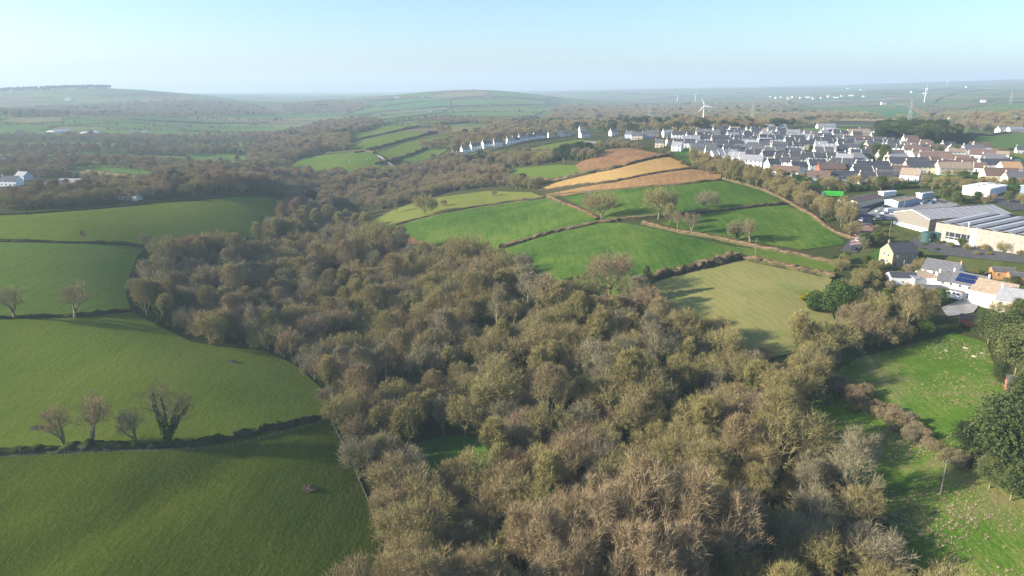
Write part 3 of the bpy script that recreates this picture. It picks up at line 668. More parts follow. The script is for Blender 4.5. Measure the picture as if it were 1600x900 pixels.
def bare(seed, name, h, w, bark, twig, form='dome', twigs=11, tw=.03, ivy=0, ivyh=9, ivs=.45):
    t = Tree(seed)
    if form == 'dome':
        th = h*.26
        P = dict(levels=3, n=[3,5,4,3], wig=[.06,.16,.2,.25], up=[0,.04,.04,.05], tap=[.75,.35,.3,.3], kids=[10,9,8], t0=[.5,.25,.2], ang=[1.0,.8,.75], len=[th,h*.66,h*.38,h*.2], rr=[.56,.55,.5],
                 env_c=(0,0,h*.50), env_r=(w/2,w/2,h*.5), twigs=twigs, twl=h*.105, lift=.12, twup=.25)
        r0 = h*.026
    elif form == 'tall':
        th = h*.75
        P = dict(levels=3, n=[6,5,4,3], wig=[.05,.10,.18,.22], up=[.05,.12,.10,.1], tap=[.3,.35,.3,.3], kids=[15,8,7], t0=[.14,.25,.2], ang=[.80,.65,.7], len=[th,h*.48,h*.27,h*.16], rr=[.45,.5,.5],
                 env_c=(0,0,h*.50), env_r=(w/2,w/2,h*.52), twigs=twigs, twl=h*.09, lift=.22, twup=.35)
        r0 = h*.020
    elif form == 'multi':
        th = h*.08
        P = dict(levels=3, n=[1,5,4,3], wig=[.02,.10,.18,.25], up=[0,.06,.06,.08], tap=[.9,.35,.3,.3], kids=[11,8,7], t0=[.2,.25,.2], ang=[.72,.55,.7], len=[th,h*.95,h*.42,h*.24], rr=[.6,.5,.5], narrow=.1,
                 env_c=(0,0,h*.42), env_r=(w/2,w/2,h*.58), twigs=twigs, twl=h*.11, lift=.14, twup=.25)
        r0 = h*.025
    elif form == 'fork':                       # few stout upright stems
        th = h*.10
        P = dict(levels=3, n=[2,7,4,3], wig=[.04,.13,.2,.25], up=[0,.07,.05,.06], tap=[.9,.3,.3,.3], kids=[4,11,7], t0=[.5,.35,.2], ang=[.42,.85,.75], len=[th,h*.85,h*.28,h*.15], rr=[.72,.4,.5], narrow=.1,
                 env_c=(0,0,h*.52), env_r=(w/2,w/2,h*.5), twigs=twigs, twl=h*.085, lift=.10)
        r0 = h*.034
    t.branch(np.array([0,0,-.4]), np.array([0,0,1.0]), P['len'][0]+.4, r0, 0, P)
    t.meshes(name, bark, twig, tw, split=2 if form == 'fork' else 1)
    if ivy: t.ivy(ivy, 1, ivyh, ivs)
    return t.finish(name)
def conifer(seed, name, h, w, leaf, form='cone'):
    t = Tree(seed); r = t.r
    t.seg.append((np.array([0,0,-.4]), np.array([0,0,h*.5]), h*.022, h*.014, 0)); t.seg.append((np.array([0,0,h*.5]), np.array([0,0,h*.98]), h*.014, .02, 0))
    pts = []
    n = 46 if form == 'cone' else 30
    for k in range(n):
        f = (k+.5)/n; z = h*(.10+.88*f) if form == 'cone' else h*(.30+.66*f)
        R0 = w/2*((1-f)**.8*.95+.06) if form == 'cone' else w/2*math.sqrt(max(.05,1-(f*1.5-.55)**2))*r.uniform(.7,1.1)
        a = k*2.4+r.normal(0,.3); 
        for s2 in range(2 if form == 'cone' else 2):
            aa = a+s2*3.14+r.normal(0,.3); d = unit(np.array([math.cos(aa),math.sin(aa), (-.12+.5*f) if form == 'cone' else .35+.2*r.normal()]))
            p = np.array([0,0,z]); e = p+d*R0; t.seg.append((p,e,h*.006,.015,1))
            m = int(150*(R0/w*2+.25)) if form == 'cone' else 230
            u = np.sqrt(r.uniform(.05,1,m)) if form == 'cone' else r.uniform(.45,1.08,m)
            q = p+d*R0*u[:,None]+r.normal(0,1,(m,3))*np.array([.30,.30,.18] if form == 'cone' else [.55,.55,.4])*(.4+R0*.28)
            pts.append(q)
    t.tw = [(np.array([0,0,h*.97]), np.array([0,0,1.0]), .5)]
    t.meshes(name, 'bark_mid', 'bark_mid', .03, split=1)
    t.leaves('needles', np.vstack(pts), h*.022 if form == 'cone' else h*.025, leaf)
    return t.finish(name)
def evergreen(seed, name, h, w, leaf, n=6000, size=.26):
    t = Tree(seed); r = t.r
    for k in range(5):
        a = k*1.26+r.normal(0,.3); e = np.array([math.cos(a)*w*.28,math.sin(a)*w*.28,h*.7]); t.seg.append((np.array([0,0,-.2]),e,.10,.03,0))
    blobs = [(np.array([r.normal(0,w*.17),r.normal(0,w*.17),h*r.uniform(.3,.75)]), r.uniform(.22,.36)*w) for _ in range(11)]+[(np.array([0,0,h*.45]),w*.36)]
    pts = []
    for c, rad in blobs:
        m = n//12; d = r.normal(0,1,(m,3)); d /= np.linalg.norm(d,axis=1)[:,None]
        q = c+d*(rad*r.uniform(.55,1.08,m)**.5)[:,None]*np.array([1,1,h/w*.9]); pts.append(q[q[:,2]>.05])
    pts = np.vstack(pts); pts[:,2] *= h/pts[:,2].max()
    t.tw = [(np.array([0,0,h*.5]), np.array([0,0,1.0]), .5)]
    t.meshes(name, 'bark_mid', 'bark_mid', .03, split=1); t.parts = [t.parts[0]]
    t.leaves('foliage', pts, size, leaf)
    return t.finish(name)

PROTO = {}
for k, (sd, hh, ww, bk, tg) in enumerate([(11,12.5,13.5,'bark_mid','twig_oak'),(12,13.5,12.5,'bark_mid','twig_mauve'),(13,11.5,12,'bark_mid','twig_olive'),(14,13,14.5,'bark_mid','twig_oak'),(15,10.5,11,'bark_mid','twig_grey')]):
    PROTO['dome%d'%k] = bare(sd, 'bare_tree_%d'%k, hh, ww, bk, tg, 'dome', 9, .028)
for k, (sd, hh, ww, bk, tg) in enumerate([(21,16,11.5,'bark_mid','twig_oak'),(22,15,11,'bark_pale','twig_grey'),(23,14.5,10.5,'bark_mid','twig_mauve')]):
    PROTO['tall%d'%k] = bare(sd, 'tall_tree_%d'%k, hh, ww, bk, tg, 'tall', 8, .027)
for k, (sd, hh, ww) in enumerate([(31,19,8.5),(32,17.5,8)]):
    PROTO['poplar%d'%k] = bare(sd, 'poplar_%d'%k, hh, ww, 'bark_pale', 'twig_tan', 'tall', 8, .029)
for k, (sd, hh, ww, tg) in enumerate([(41,6.5,7.5,'twig_olive'),(42,7.5,8,'twig_mauve'),(43,6.8,8.4,'twig_tan'),(44,7.2,7.6,'twig_grey'),(45,5.8,7.0,'twig_oak')]):
    PROTO['bush%d'%k] = bare(sd, 'thicket_%d'%k, hh, ww, 'bark_mid', tg, 'multi', 8, .027)
for k, (sd, hh, ww, tg, fm) in enumerate([(51,13.5,10,'twig_oak','dome'),(52,14,9,'twig_olive','tall'),(53,12.5,10,'twig_grey','dome')]):
    PROTO['ivy%d'%k] = bare(sd, 'ivy_tree_%d'%k, hh, ww, 'bark_mid', tg, fm, 8, .028, ivy=3000, ivyh=hh*.8)
PROTO['fork0'] = bare(61, 'forked_tree_0', 14, 11, 'bark_mid', 'twig_hedge', 'fork', 6, .024, ivy=2200, ivyh=10, ivs=.16)
PROTO['fork1'] = bare(62, 'forked_tree_1', 12, 11, 'bark_mid', 'twig_mauve', 'fork', 8, .024)
PROTO['fork2'] = bare(64, 'forked_tree_2', 11, 8, 'bark_mid', 'twig_mauve', 'fork', 8, .022)
PROTO['pine0'] = conifer(71, 'conifer_0', 13, 7.5, 'needle_olive', 'cone')
PROTO['pine1'] = conifer(72, 'pine_0', 12, 9, 'needle_dark', 'pine')
PROTO['pine2'] = conifer(73, 'pine_1', 13, 9, 'needle_olive', 'pine')
PROTO['holly0'] = evergreen(81, 'evergreen_0', 5.5, 5.5, 'leaf_evergreen')
PROTO['holly1'] = evergreen(82, 'evergreen_1', 7.5, 6.5, 'ivy_leaf')
PROTO['holly2'] = evergreen(83, 'evergreen_2', 3.0, 4.2, 'leaf_evergreen', 2000, .26)
PROTO['gorse'] = evergreen(84, 'gorse_0', 2.0, 3.0, 'leaf_gorse', 1400, .22)
KIND = {'dome':('bare_tree','tree'),'tall':('tall_bare_tree','tree'),'poplar':('poplar_tree','tree'),'bush':('thicket_bush','bush'),'ivy':('ivy_clad_tree','tree'),
        'fork':('forked_tree','tree'),'pine':('conifer_tree','conifer'),'holly':('evergreen_bush','bush'),'gorse':('gorse_bush','bush')}
TINT = {'dome0':'brown','dome1':'mauve brown','dome2':'olive brown','dome3':'wide brown','dome4':'greyish','tall0':'brown','tall1':'pale grey','tall2':'mauve brown','poplar0':'tan','poplar1':'tan',
        'bush0':'olive','bush1':'mauve brown','bush2':'tan','bush3':'grey','bush4':'brown'}
def put_tree(key, x, y, s=1.0, rot=None, label='', group=None, dz=0.0, sz=None):
    nm, cat = KIND[key.rstrip('0123456789')]; p = PROTO[key]
    e = empty(nm, V3(x, y, dz), random.uniform(0,6.28) if rot is None else rot, (s, s, sz or s))
    for pn, me in p.part_me: link(pn, me, e)
    return tag(e, label, cat, group)
def tree_px(key, px, py, hpx=None, label='', group=None, rot=None, wide=1.0):
    w = at(px, py); s = 1.0
    if hpx:
        dist = proj(w.x,w.y,w.z)[2]; s = hpx*dist/FPX/PROTO[key].h/CP
    e = put_tree(key, w.x, w.y, s*wide, rot, label, group, sz=s); return e

# named single trees
SINGLE = [
 ('fork0',262,690,104,'stout ivy-clad tree with several upright stems on the bank',1.15),
 ('fork2',213,692,62,'small pale-trunked bare tree beside the many-stemmed ivy tree',1.3),
 ('fork1',145,694,86,'slender twin-stemmed bare tree on the fenced bank',1.15),
 ('fork2',100,696,70,'leaning bare tree on the fenced bank, farthest from the wood',1.3),
 ('fork1',117,497,60,'spreading V-shaped bare tree on the upper left bank',1.25),
 ('fork1',22,498,58,'spreading bare tree beside the V-shaped one',1.2),
 ('tall2',131,379,20,'thin leaning sapling on the straight hedge',.8),
 ('bush3',228,385,22,'small bare thorn at the end of the straight hedge',.9),
 ('dome2',663,336,36,'lone round bare tree in the yellow pasture',1.0),
 ('dome2',940,342,46,'round bare tree where four hedges meet, beside a smaller one',1.05),
 ('dome4',925,330,32,'smaller bare tree behind the round tree where hedges meet',1.0),
 ('dome2',1028,342,55,'largest round olive tree between the green crops',1.0),
 ('dome4',1104,330,36,'small round tree on the trimmed hedge in the crop',1.05),
 ('tall0',1045,352,36,'upright bare tree on the russet hedge, first from the crossing',1.0),
 ('fork1',1059,360,32,'thin bare hedge tree, second from the crossing',.9),
 ('fork1',1080,365,36,'branchy bare hedge tree, third from the crossing',1.2),
 ('ivy2',1150,376,34,'ivy-trunked hedge tree, fourth from the crossing',1.1),
 ('fork1',1172,380,40,'open-crowned bare hedge tree, fifth from the crossing',1.2),
 ('dome1',952,462,78,'large dense mauve-brown dome tree at the crop edge',1.1),
 ('pine0',1008,470,56,'grey green conifer at the top of the wood',1.0),
 ('dome3',590,412,70,'big spreading bare oak in the valley bottom',1.1),
 ('dome2',730,425,66,'round olive tree below the crop corner',1.0),
 ('holly1',1308,492,55,'dark evergreen tree by the hayfield gate',1.0),
 ('holly0',1272,476,24,'small dark evergreen bush beside the yellow gorse',1.0),
 ('gorse',1256,470,12,'bright yellow gorse bush at the hayfield edge',1.0),
 ('holly2',1272,486,14,'low russet and green bush under the evergreen',1.2),
 ('holly0',1465,474,26,'neat round evergreen by the white cottages',1.0),
 ('pine1',1590,760,150,'big olive green conifer filling the meadow edge',1.1),
 ('pine2',1550,720,105,'olive conifer behind the big one at the meadow edge',1.0),
 ('pine2',1585,590,85,'tall olive conifer above the brick shed',1.1),
 ('pine1',1560,604,42,'dark cone shaped shrub beside the brick shed',.8),
 ('pine2',1560,545,60,'olive conifer beside the upper meadow',1.2),
 ('fork1',1573,752,52,'pale bare tree in front of the big conifer',1.0),
 ('dome0',1235,745,125,'very large round bare tree casting shade over the meadow',1.25),
 ('dome3',1300,905,95,'wide bare tree at the foot of the meadow',1.15),
 ('poplar0',1045,905,205,'tallest tan poplar in the near wood',1.0),
 ('ivy0',860,500,82,'ivy-clad tree with a fan of pale branches',1.0),
 ('ivy1',980,640,105,'many-stemmed tree thick with green ivy in mid wood',1.0),
 ('ivy1',1097,700,90,'slim ivy-wrapped tree beside a dark gap',.9),
 ('ivy0',780,660,120,'dark ivy tree with crooked branches',1.0),
]
_sg = []
for key, px, py, hp, lab, wd in SINGLE:
    e = tree_px(key, px, py, hp, lab, wide=wd); _sg.append((e.location.x, e.location.y, 5.0))
SINGLE_XY = np.array(_sg)

# ---- woods: outlines on the ground (picture), kinds and spacing
def wpoly(p): return np.array([[*at(*q)][:2] for q in p])
W_MAIN = [(203,470),(240,505),(300,533),(345,541),(410,546),(460,568),(500,603),(517,650),(548,715),(583,790),(604,840),(590,890),(565,950),(500,1060),(1560,1060),(1450,960),(1370,905),(1362,835),(1330,785),(1278,725),(1255,660),(1255,620),(1290,590),(1340,556),(1400,540),(1450,520),(1440,495),(1390,500),(1330,512),(1290,545),(1180,555),(1080,522),(1020,490),(960,474),(880,474),(830,452),(790,426),(740,415),(680,405),(620,392),(585,372),(560,350),(500,335),(450,348),(400,380),(330,400),(270,402),(235,420)]
WOODS = [
 # outline, spacing, weights, scale range
 (W_MAIN, 7.3, 'main', (.78,1.28)),
 ([(430,340),(500,318),(560,325),(600,330),(640,315),(700,300),(780,292),(830,298),(850,290),(790,286),(780,268),(740,262),(720,250),(690,250),(640,268),(560,276),(470,274),(430,268),(400,285),(470,300)], 7.5, 'valley', (.65,1.0)),
 ([(0,331),(90,326),(200,316),(330,305),(440,308),(470,298),(400,286),(300,292),(200,303),(110,306),(40,312),(0,314)], 8.5, 'row', (.75,1.05)),
 ([(380,303),(450,307),(482,300),(470,285),(420,278),(370,285)], 6.5, 'row', (.85,1.15)),
 ([(380,270),(450,266),(440,255),(500,240),(545,236),(545,215),(600,196),(560,188),(500,196),(440,212),(400,236)], 8.5, 'valley', (.8,1.15)),
 ([(60,258),(200,264),(330,272),(400,262),(330,262),(200,255),(60,252)], 15, 'row', (.7,1.1)),
 ([(-30,242),(100,243),(250,243),(420,240),(430,230),(250,236),(100,236),(-30,235)], 15, 'row', (.8,1.2)),
 ([(-30,222),(150,223),(300,226),(430,218),(430,211),(300,219),(150,216),(-30,216)], 17, 'row', (.8,1.2)),
 ([(230,300),(330,302),(400,282),(330,268),(260,276)], 11, 'valley', (.7,1.1)),
 ([(100,310),(150,306),(240,298),(230,288),(140,296),(60,306)], 9, 'row', (.6,.9)),
 ([(-20,258),(60,250),(120,262),(90,280),(40,276),(-20,284)], 11, 'row', (.6,1.0)),
 ([(0,182),(150,182),(330,184),(430,180),(400,166),(300,160),(180,164),(60,170),(0,172)], 24, 'far', (.9,1.3)),
 ([(440,178),(560,176),(580,166),(520,158),(440,166)], 24, 'far', (.9,1.3)),
 ([(800,206),(880,204),(960,208),(1040,206),(1110,204),(1200,204),(1300,196),(1300,192),(1180,196),(1080,192),(960,192),(860,190),(800,196)], 17, 'townwood', (.8,1.15)),
 ([(860,190),(1000,190),(1090,188),(1250,192),(1400,186),(1500,192),(1600,196),(1660,190),(1660,182),(1480,186),(1400,188),(1300,180),(1200,176),(1080,176),(960,178),(860,178)], 26, 'far', (.9,1.3)),
 ([(860,178),(960,178),(1100,176),(1250,172),(1240,160),(1120,164),(1000,164),(880,166)], 34, 'far', (.9,1.4)),
 ([(640,232),(712,236),(760,224),(830,212),(880,206),(840,198),(780,196),(760,206),(720,216),(690,222)], 13, 'valley', (.7,1.0)),
 ([(640,190),(780,196),(860,202),(880,196),(800,190),(700,188)], 15, 'valley', (.7,1.0)),
 ([(920,240),(960,226),(1010,234),(1060,252),(1110,272),(1126,280),(1080,262),(1046,243),(990,232),(950,232)], 7.5, 'scrub', (.7,1.1)),
 ([(1080,262),(1126,278),(1200,298),(1262,328),(1334,374),(1344,370),(1300,334),(1230,298),(1180,284),(1130,262),(1090,252)], 5.2, 'belt', (.60,.82)),
 ([(770,268),(800,262),(880,254),(925,250),(920,244),(850,248),(790,256)], 6.5, 'mixed', (.85,1.25)),
 ([(690,250),(760,262),(790,258),(850,246),(830,242),(770,246),(730,252)], 9, 'mixed', (.7,1.0)),
 ([(1370,222),(1480,226),(1500,214),(1470,206),(1370,205)], 8.5, 'pines', (.85,1.25)),
 ([(1500,205),(1620,206),(1640,196),(1500,196)], 14, 'valley', (.8,1.1)),
 ([(1390,505),(1450,520),(1520,520),(1560,505),(1600,500),(1600,520),(1560,540),(1490,515),(1420,535),(1380,520)], 5.5, 'garden', (.6,1.0)),
 ([(1290,465),(1330,430),(1360,420),(1400,440),(1440,470),(1400,490),(1330,505),(1300,490)], 6.0, 'garden', (.4,.75)),
 ([(1500,715),(1530,690),(1580,640),(1640,600),(1700,650),(1700,780),(1600,800),(1540,760)], 4.6, 'conif', (.5,.95)),
 ([(1540,540),(1570,500),(1620,500),(1640,570),(1580,560)], 6.0, 'conif', (.6,.9)),
 ([(1480,395),(1600,410),(1640,420),(1640,405),(1600,396),(1480,380),(1420,372),(1410,385)], 5.5, 'garden', (.32,.62)),
 ([(1336,402),(1372,386),(1386,376),(1366,362),(1350,382)], 4.2, 'garden', (.4,.75)),
 ([(1424,400),(1470,424),(1452,432),(1400,427),(1360,424),(1340,412),(1400,418)], 4.5, 'garden', (.35,.65)),
 ([(1466,324),(1560,318),(1600,326),(1600,316),(1540,312),(1470,316)], 7.5, 'estate', (.5,.8)),
 ([(1330,440),(1372,428),(1420,450),(1470,486),(1520,500),(1500,515),(1440,500),(1380,480),(1330,470)], 4.6, 'garden', (.28,.5)),
 ([(1520,430),(1560,450),(1600,470),(1640,480),(1640,460),(1580,446),(1540,420)], 4.5, 'garden', (.3,.5)),
 ([(1320,400),(1335,420),(1310,425),(1295,415)], 4, 'garden', (.35,.6)),
 ([(1200,268),(1250,288),(1300,300),(1420,296),(1420,290),(1320,292),(1250,280),(1215,265)], 6, 'garden', (.6,.9)),
 ([(1420,296),(1560,300),(1600,292),(1600,284),(1520,286),(1430,284)], 8.5, 'estate', (.45,.8)),
 ([(1350,230),(1400,246),(1390,256),(1340,250)], 9, 'gdark', (.8,1.1)),
 ([(1285,598),(1335,608),(1400,650),(1460,690),(1505,722),(1495,736),(1440,708),(1380,668),(1318,634)], 2.6, 'tangle', (.42,.72)),
 ([(1050,215),(1150,206),(1230,204),(1225,199),(1120,201),(1050,206)], 13, 'townwood', (.8,1.1)),
]
MIX = {
 'main': dict(dome0=3,dome1=1.1,dome2=4,dome3=2.4,dome4=2,tall0=2.2,tall1=1.2,tall2=.7,bush0=2,bush1=.9,bush2=1.2,bush3=1.6,bush4=1.4,ivy0=2.8,ivy1=3,ivy2=2.2,holly0=.8,holly1=.5,pine0=.2),
 'valley': dict(dome0=3,dome1=3,dome2=2,dome3=2,tall2=1.5,bush1=2,bush3=1.5,ivy2=1,pine1=.35),
 'row': dict(dome0=2,dome1=3.5,dome3=2,tall2=2,dome2=1,ivy2=.5),
 'far': dict(dome0=2,dome1=3,dome3=2,dome2=2,pine1=.5),
 'townwood': dict(dome0=2,dome1=2,dome2=2,pine1=2.2,holly1=.8),
 'scrub': dict(bush0=2,bush4=3,bush3=2,dome2=2,dome4=1),
 'belt': dict(dome2=3,dome0=3,tall0=2.5,bush4=1,ivy2=.6),
 'mixed': dict(dome0=2,dome2=2,pine1=2,ivy2=1,bush2=1),
 'pines': dict(pine1=4,pine2=1),
 'garden': dict(bush0=2,bush4=2,bush3=1.5,holly0=2.5,holly1=1,dome2=1,pine2=.5,holly2=2),
 'tangle': dict(bush1=2,bush2=2,bush4=3,bush3=1.5,holly2=.5),
 'estate': dict(holly1=2,pine2=2,dome2=1.5,bush4=1.5,bush1=1.5,dome0=1),
 'gdark': dict(holly1=3,holly0=2,pine2=1),
 'conif': dict(pine0=2,pine1=2.5,pine2=3,holly1=1,bush3=.6,bush4=.6),
}
GLADE = [(632,745),(655,692),(700,680),(750,684),(772,718),(745,752),(680,760)]
sheet('glade', GLADE, 'garden_lawn', 'small shaded grass clearing in the wood')
GAPS = [wpoly(p) for p in [
  GLADE, [(600,600),(650,595),(690,612),(640,625),(590,622)], [(500,430),(525,420),(530,445),(505,455)], [(540,560),(575,540),(585,575),(555,600)],
  [(1085,760),(1110,745),(1120,775),(1095,790)], [(795,590),(830,580),(850,600),(810,615)], [(320,470),(350,455),(370,478),(335,490)], [(1395,436),(1440,430),(1530,445),(1575,505),(1500,512),(1430,505),(1398,475)] ]]
def scatter(P, sp):
    x0,y0 = P.min(0); x1,y1 = P.max(0)
    nx, ny = int((x1-x0)/sp)+1, int((y1-y0)/sp)+1
    gx, gy = np.meshgrid(x0+sp*np.arange(nx), y0+sp*np.arange(ny)); gx = gx+sp*.5*(np.arange(ny)%2)[:,None]
    q = np.stack([gx.ravel(),gy.ravel()],-1)+RNG.uniform(-.38,.38,(nx*ny,2))*sp
    return q[in_poly(q[:,0],q[:,1],P)]
FIELD_POLYS = [wpoly(p) for m,l,p in FIELDS]
cand = []
for wi, (poly, sp, mix, (s0,s1)) in enumerate(WOODS):
    P = wpoly(poly); q = scatter(P, sp); ks = list(MIX[mix]); w = np.array([MIX[mix][k] for k in ks], float); w /= w.sum()
    # kinds come in drifts
    pick = RNG.choice(len(ks), len(q), p=w)
    drift = np.floor(q/ (sp*3.2)).astype(int); 
    for i,(a,b) in enumerate(drift):
        if RNG.uniform() < .45: pick[i] = np.searchsorted(np.cumsum(w), ((a*928371+b*523543+wi*77) % 1009)/1009.001)
    for i,(x,y) in enumerate(q):
        if any(in_poly(x,y,g) for g in GAPS): continue
        if len(SINGLE_XY) and np.min((SINGLE_XY[:,0]-x)**2+(SINGLE_XY[:,1]-y)**2) < 16: continue
        key = ks[pick[i]]; s = RNG.uniform(s0,s1)
        if wi > 0 and mix not in ('row','far','belt','valley','townwood') and False: continue
        cand.append([key,x,y,s,wi])
# hedgerow trees standing in lines
LINES = [([(1660,296),(1900,292),(2300,288)],10,'row'),([(1690,386),(1900,386),(2400,376)],9,'row'),([(1705,505),(2000,520),(2600,528)],8,'valley'),([(1750,900),(1740,800),(2200,800),(2900,810)],8,'valley'),([(1660,260),(1680,330),(1700,420),(1712,500),(1730,640),(1750,800)],8,'valley'),([(-280,700),(-600,715),(-950,735)],9,'row'),([(-170,497),(-400,498),(-690,500)],10,'row'),([(-110,340),(-300,338),(-480,334)],9,'row'),([(-120,376),(-340,380),(-550,382)],12,'row'),
 ([(-20,243),(80,246),(180,248),(260,256),(330,262)],9,'row'),([(90,266),(150,262),(250,270),(310,280)],9,'row'),([(-20,226),(100,230),(220,230),(330,234),(420,238)],10,'row'),([(100,214),(190,222),(290,224),(400,222)],11,'row'),
 ([(-20,196),(100,196),(260,198),(420,200)],12,'row'),([(150,206),(300,206),(440,208)],11,'row'),([(0,184),(120,184),(300,187),(440,190)],14,'far'),([(230,284),(280,290),(330,298)],8,'row'),([(130,290),(190,288),(240,282)],8,'row'),([(60,272),(120,280),(170,284)],8,'row'),
 ([(620,333),(700,322),(780,308)],26,'row'),([(560,200),(620,190),(700,184)],14,'far'),([(700,178),(780,176),(850,178)],22,'far'),([(820,206),(860,200),(900,204)],9,'townwood'),([(1500,196),(1560,192),(1640,190)],16,'far'),([(1300,176),(1420,172),(1520,178)],24,'far'),([(1420,166),(1455,186)],18,'far'),([(1250,184),(1330,186),(1460,190)],15,'far'),
 ([(660,153),(720,143.5),(790,144.5)],30,'far'),([(600,200),(655,196),(690,202)],10,'row'),([(680,206),(720,214),(790,218),(860,216)],9,'valley'),([(1060,258),(1140,262),(1220,276)],10,'garden'),([(1110,248),(1230,264),(1300,262)],14,'garden'),([(1240,246),(1330,262),(1420,254)],13,'garden'),([(1090,226),(1180,230),(1300,236)],16,'garden'),([(1420,240),(1500,246),(1540,258)],12,'garden'),([(1500,276),(1560,262),(1590,276)],9,'garden'),([(1440,262),(1500,280),(1560,290)],8,'garden')]
for pts, sp, mix in LINES:
    Ls,_ = px_line(pts, sp); ks = list(MIX[mix]); w = np.array([MIX[mix][k] for k in ks], float); w /= w.sum()
    for x,y in Ls:
        if RNG.uniform() < .82: cand.append([ks[RNG.choice(len(ks),p=w)], x+RNG.normal(0,sp*.15), y+RNG.normal(0,sp*.15), (RNG.uniform(.35,.75) if mix == 'row' else RNG.uniform(.45,.95)) if mix != 'garden' else RNG.uniform(.4,.75), {'row':2,'far':next(i for i,w in enumerate(WOODS) if w[2]=='far'),'valley':4,'garden':next(i for i,w in enumerate(WOODS) if w[2]=='garden'),'townwood':next(i for i,w in enumerate(WOODS) if w[2]=='townwood')}[mix]])
# dark plantation on the brow of the left hill
for px in np.arange(60,222,2.0):
    for k in range(3):
        a = math.atan((px-800+RNG.normal(0,2))/FPX/CP); d = RNG.uniform(4150,4400) if px > 120 else RNG.uniform(4300,4600); x,y = d*math.sin(a), d*math.cos(a); cand.append(['pine1',x,y,RNG.uniform(1.1,1.5),11])
# tan poplars stand together at the foot of the wood
for px, py, hp in [(815,905,120),(850,925,150),(885,890,150),(925,930,190),(965,900,170),(1000,920,190),(1080,920,180),(1110,905,150),(1145,930,165),(905,960,150),(985,965,170),(1065,970,160),(860,985,140),(1020,985,170),(930,860,130),(985,850,120),(1125,870,110),(1165,880,110)]:
    w = at(px, py); cand.append([random.choice(['poplar0','poplar1']), w.x, w.y, hp*proj(*w)[2]/FPX/18.5/CP, -1])
POP = [c for c in cand if c[4] == -1]
cand = [c for c in cand if c[4] == -1 or c[4] != 0 or min((c[1]-p[1])**2+(c[2]-p[2])**2 for p in POP) > 20]
# rank by how large they show
rank = []
for c in cand:
    X,Y,zc = proj(c[1],c[2],float(H(c[1],c[2])+4)); hpx = PROTO[c[0]].h*c[3]*FPX/zc
    rank.append(hpx if (-30 < X < 1630 and Y < 990 and zc > 0) else -1)
order = np.argsort(-np.array(rank))
ONE = {}
for i in order:
    if rank[i] <= 0: break
    k = cand[i][0].rstrip('0123456789'); ONE.setdefault(k, [])
    if len(ONE[k]) < {'dome':290,'tall':120,'bush':260,'ivy':70,'holly':70,'pine':70,'poplar':40}.get(k,60) and rank[i] > 12: ONE[k].append(i)
single_idx = set(i for v in ONE.values() for i in v)
WHERE = {0:'in the valley wood',-1:'in the clump of tan poplars at the foot of the wood',}
LBL = {'dome':'bare round-crowned %s tree','tall':'tall upswept bare %s tree','poplar':'tall tan poplar','bush':'rounded leafless %s thicket','ivy':'bare tree with ivy-green trunk','holly':'dense dark green evergreen bush','pine':'dark green conifer'}
def where(wi):
    if wi in WHERE: return WHERE[wi]
    n = WOODS[wi][2]
    return {'valley':'in the further valley wood','row':'in the far tree rows beyond the pastures','belt':'in the long belt between crops and town','scrub':'in the scrub below the town','garden':'among the gardens and sheds','tangle':'in the brown tangle between the two meadows','estate':'among the estate sheds','gdark':'among the town gardens','conif':'beside the rough meadows','pines':'in the dark pine row behind the town','mixed':'below the cottage street','townwood':'on the ridge behind the town','far':'on the far slopes'}[n]
NEARBY = [(0,'at the edge of the near dark pasture'),(1,'along the edge of the fenced-bank pasture'),(2,'at the corner of the pale striped pasture'),(3,'at the foot of the long upper pasture'),(4,'below the crop that runs to the wood'),(5,'under the crop beside the tall hedge'),(9,'beside the mown hayfield'),(21,'by the upper rough meadow'),(22,'beside the pole meadow')]
def dist_poly(x,y,P):
    a = P; b = np.roll(P,-1,0); d = b-a; t = np.clip(((x-a[:,0])*d[:,0]+(y-a[:,1])*d[:,1])/(d**2).sum(1),0,1); return np.min(np.hypot(a[:,0]+t*d[:,0]-x,a[:,1]+t*d[:,1]-y))
STREAM = wpoly([(640,800),(600,640),(560,560),(480,420),(520,345)])
def spot(x,y):
    ds = [(dist_poly(x,y,FIELD_POLYS[k]),w) for k,w in NEARBY]; d,w = min(ds)
    if d < 24: return w
    if any(np.hypot(g[:,0].mean()-x,g[:,1].mean()-y) < 22 for g in GAPS): return 'beside a small clearing in the wood'
    if min((x-p[1])**2+(y-p[2])**2 for p in POP) < 900: return 'close behind the tan poplar clump'
    if np.min(np.hypot(STREAM[:,0]-x,STREAM[:,1]-y)) < 45: return 'in the valley bottom of the wood'
    return 'on the wooded slope' if y > 260 else 'in the heart of the near wood'
for i in sorted(single_idx):
    key,x,y,s,wi = cand[i]; base = key.rstrip('0123456789'); l = LBL[base]; l = l % TINT[key] if '%s' in l else l
    sz_ = 'large ' if PROTO[key].h*s > 14.5 else 'small ' if PROTO[key].h*s < 8 and base in ('dome','tall','ivy','pine') else ''
    lab = (sz_+l+' '+(spot(x,y) if wi == 0 else where(wi))) if base != 'poplar' else 'tall tan poplar in the clump at the foot of the wood'
    put_tree(key, x, y, s, None, lab, lab, sz=s*random.uniform(.9,1.12))
rest = [c for i,c in enumerate(cand) if i not in single_idx]
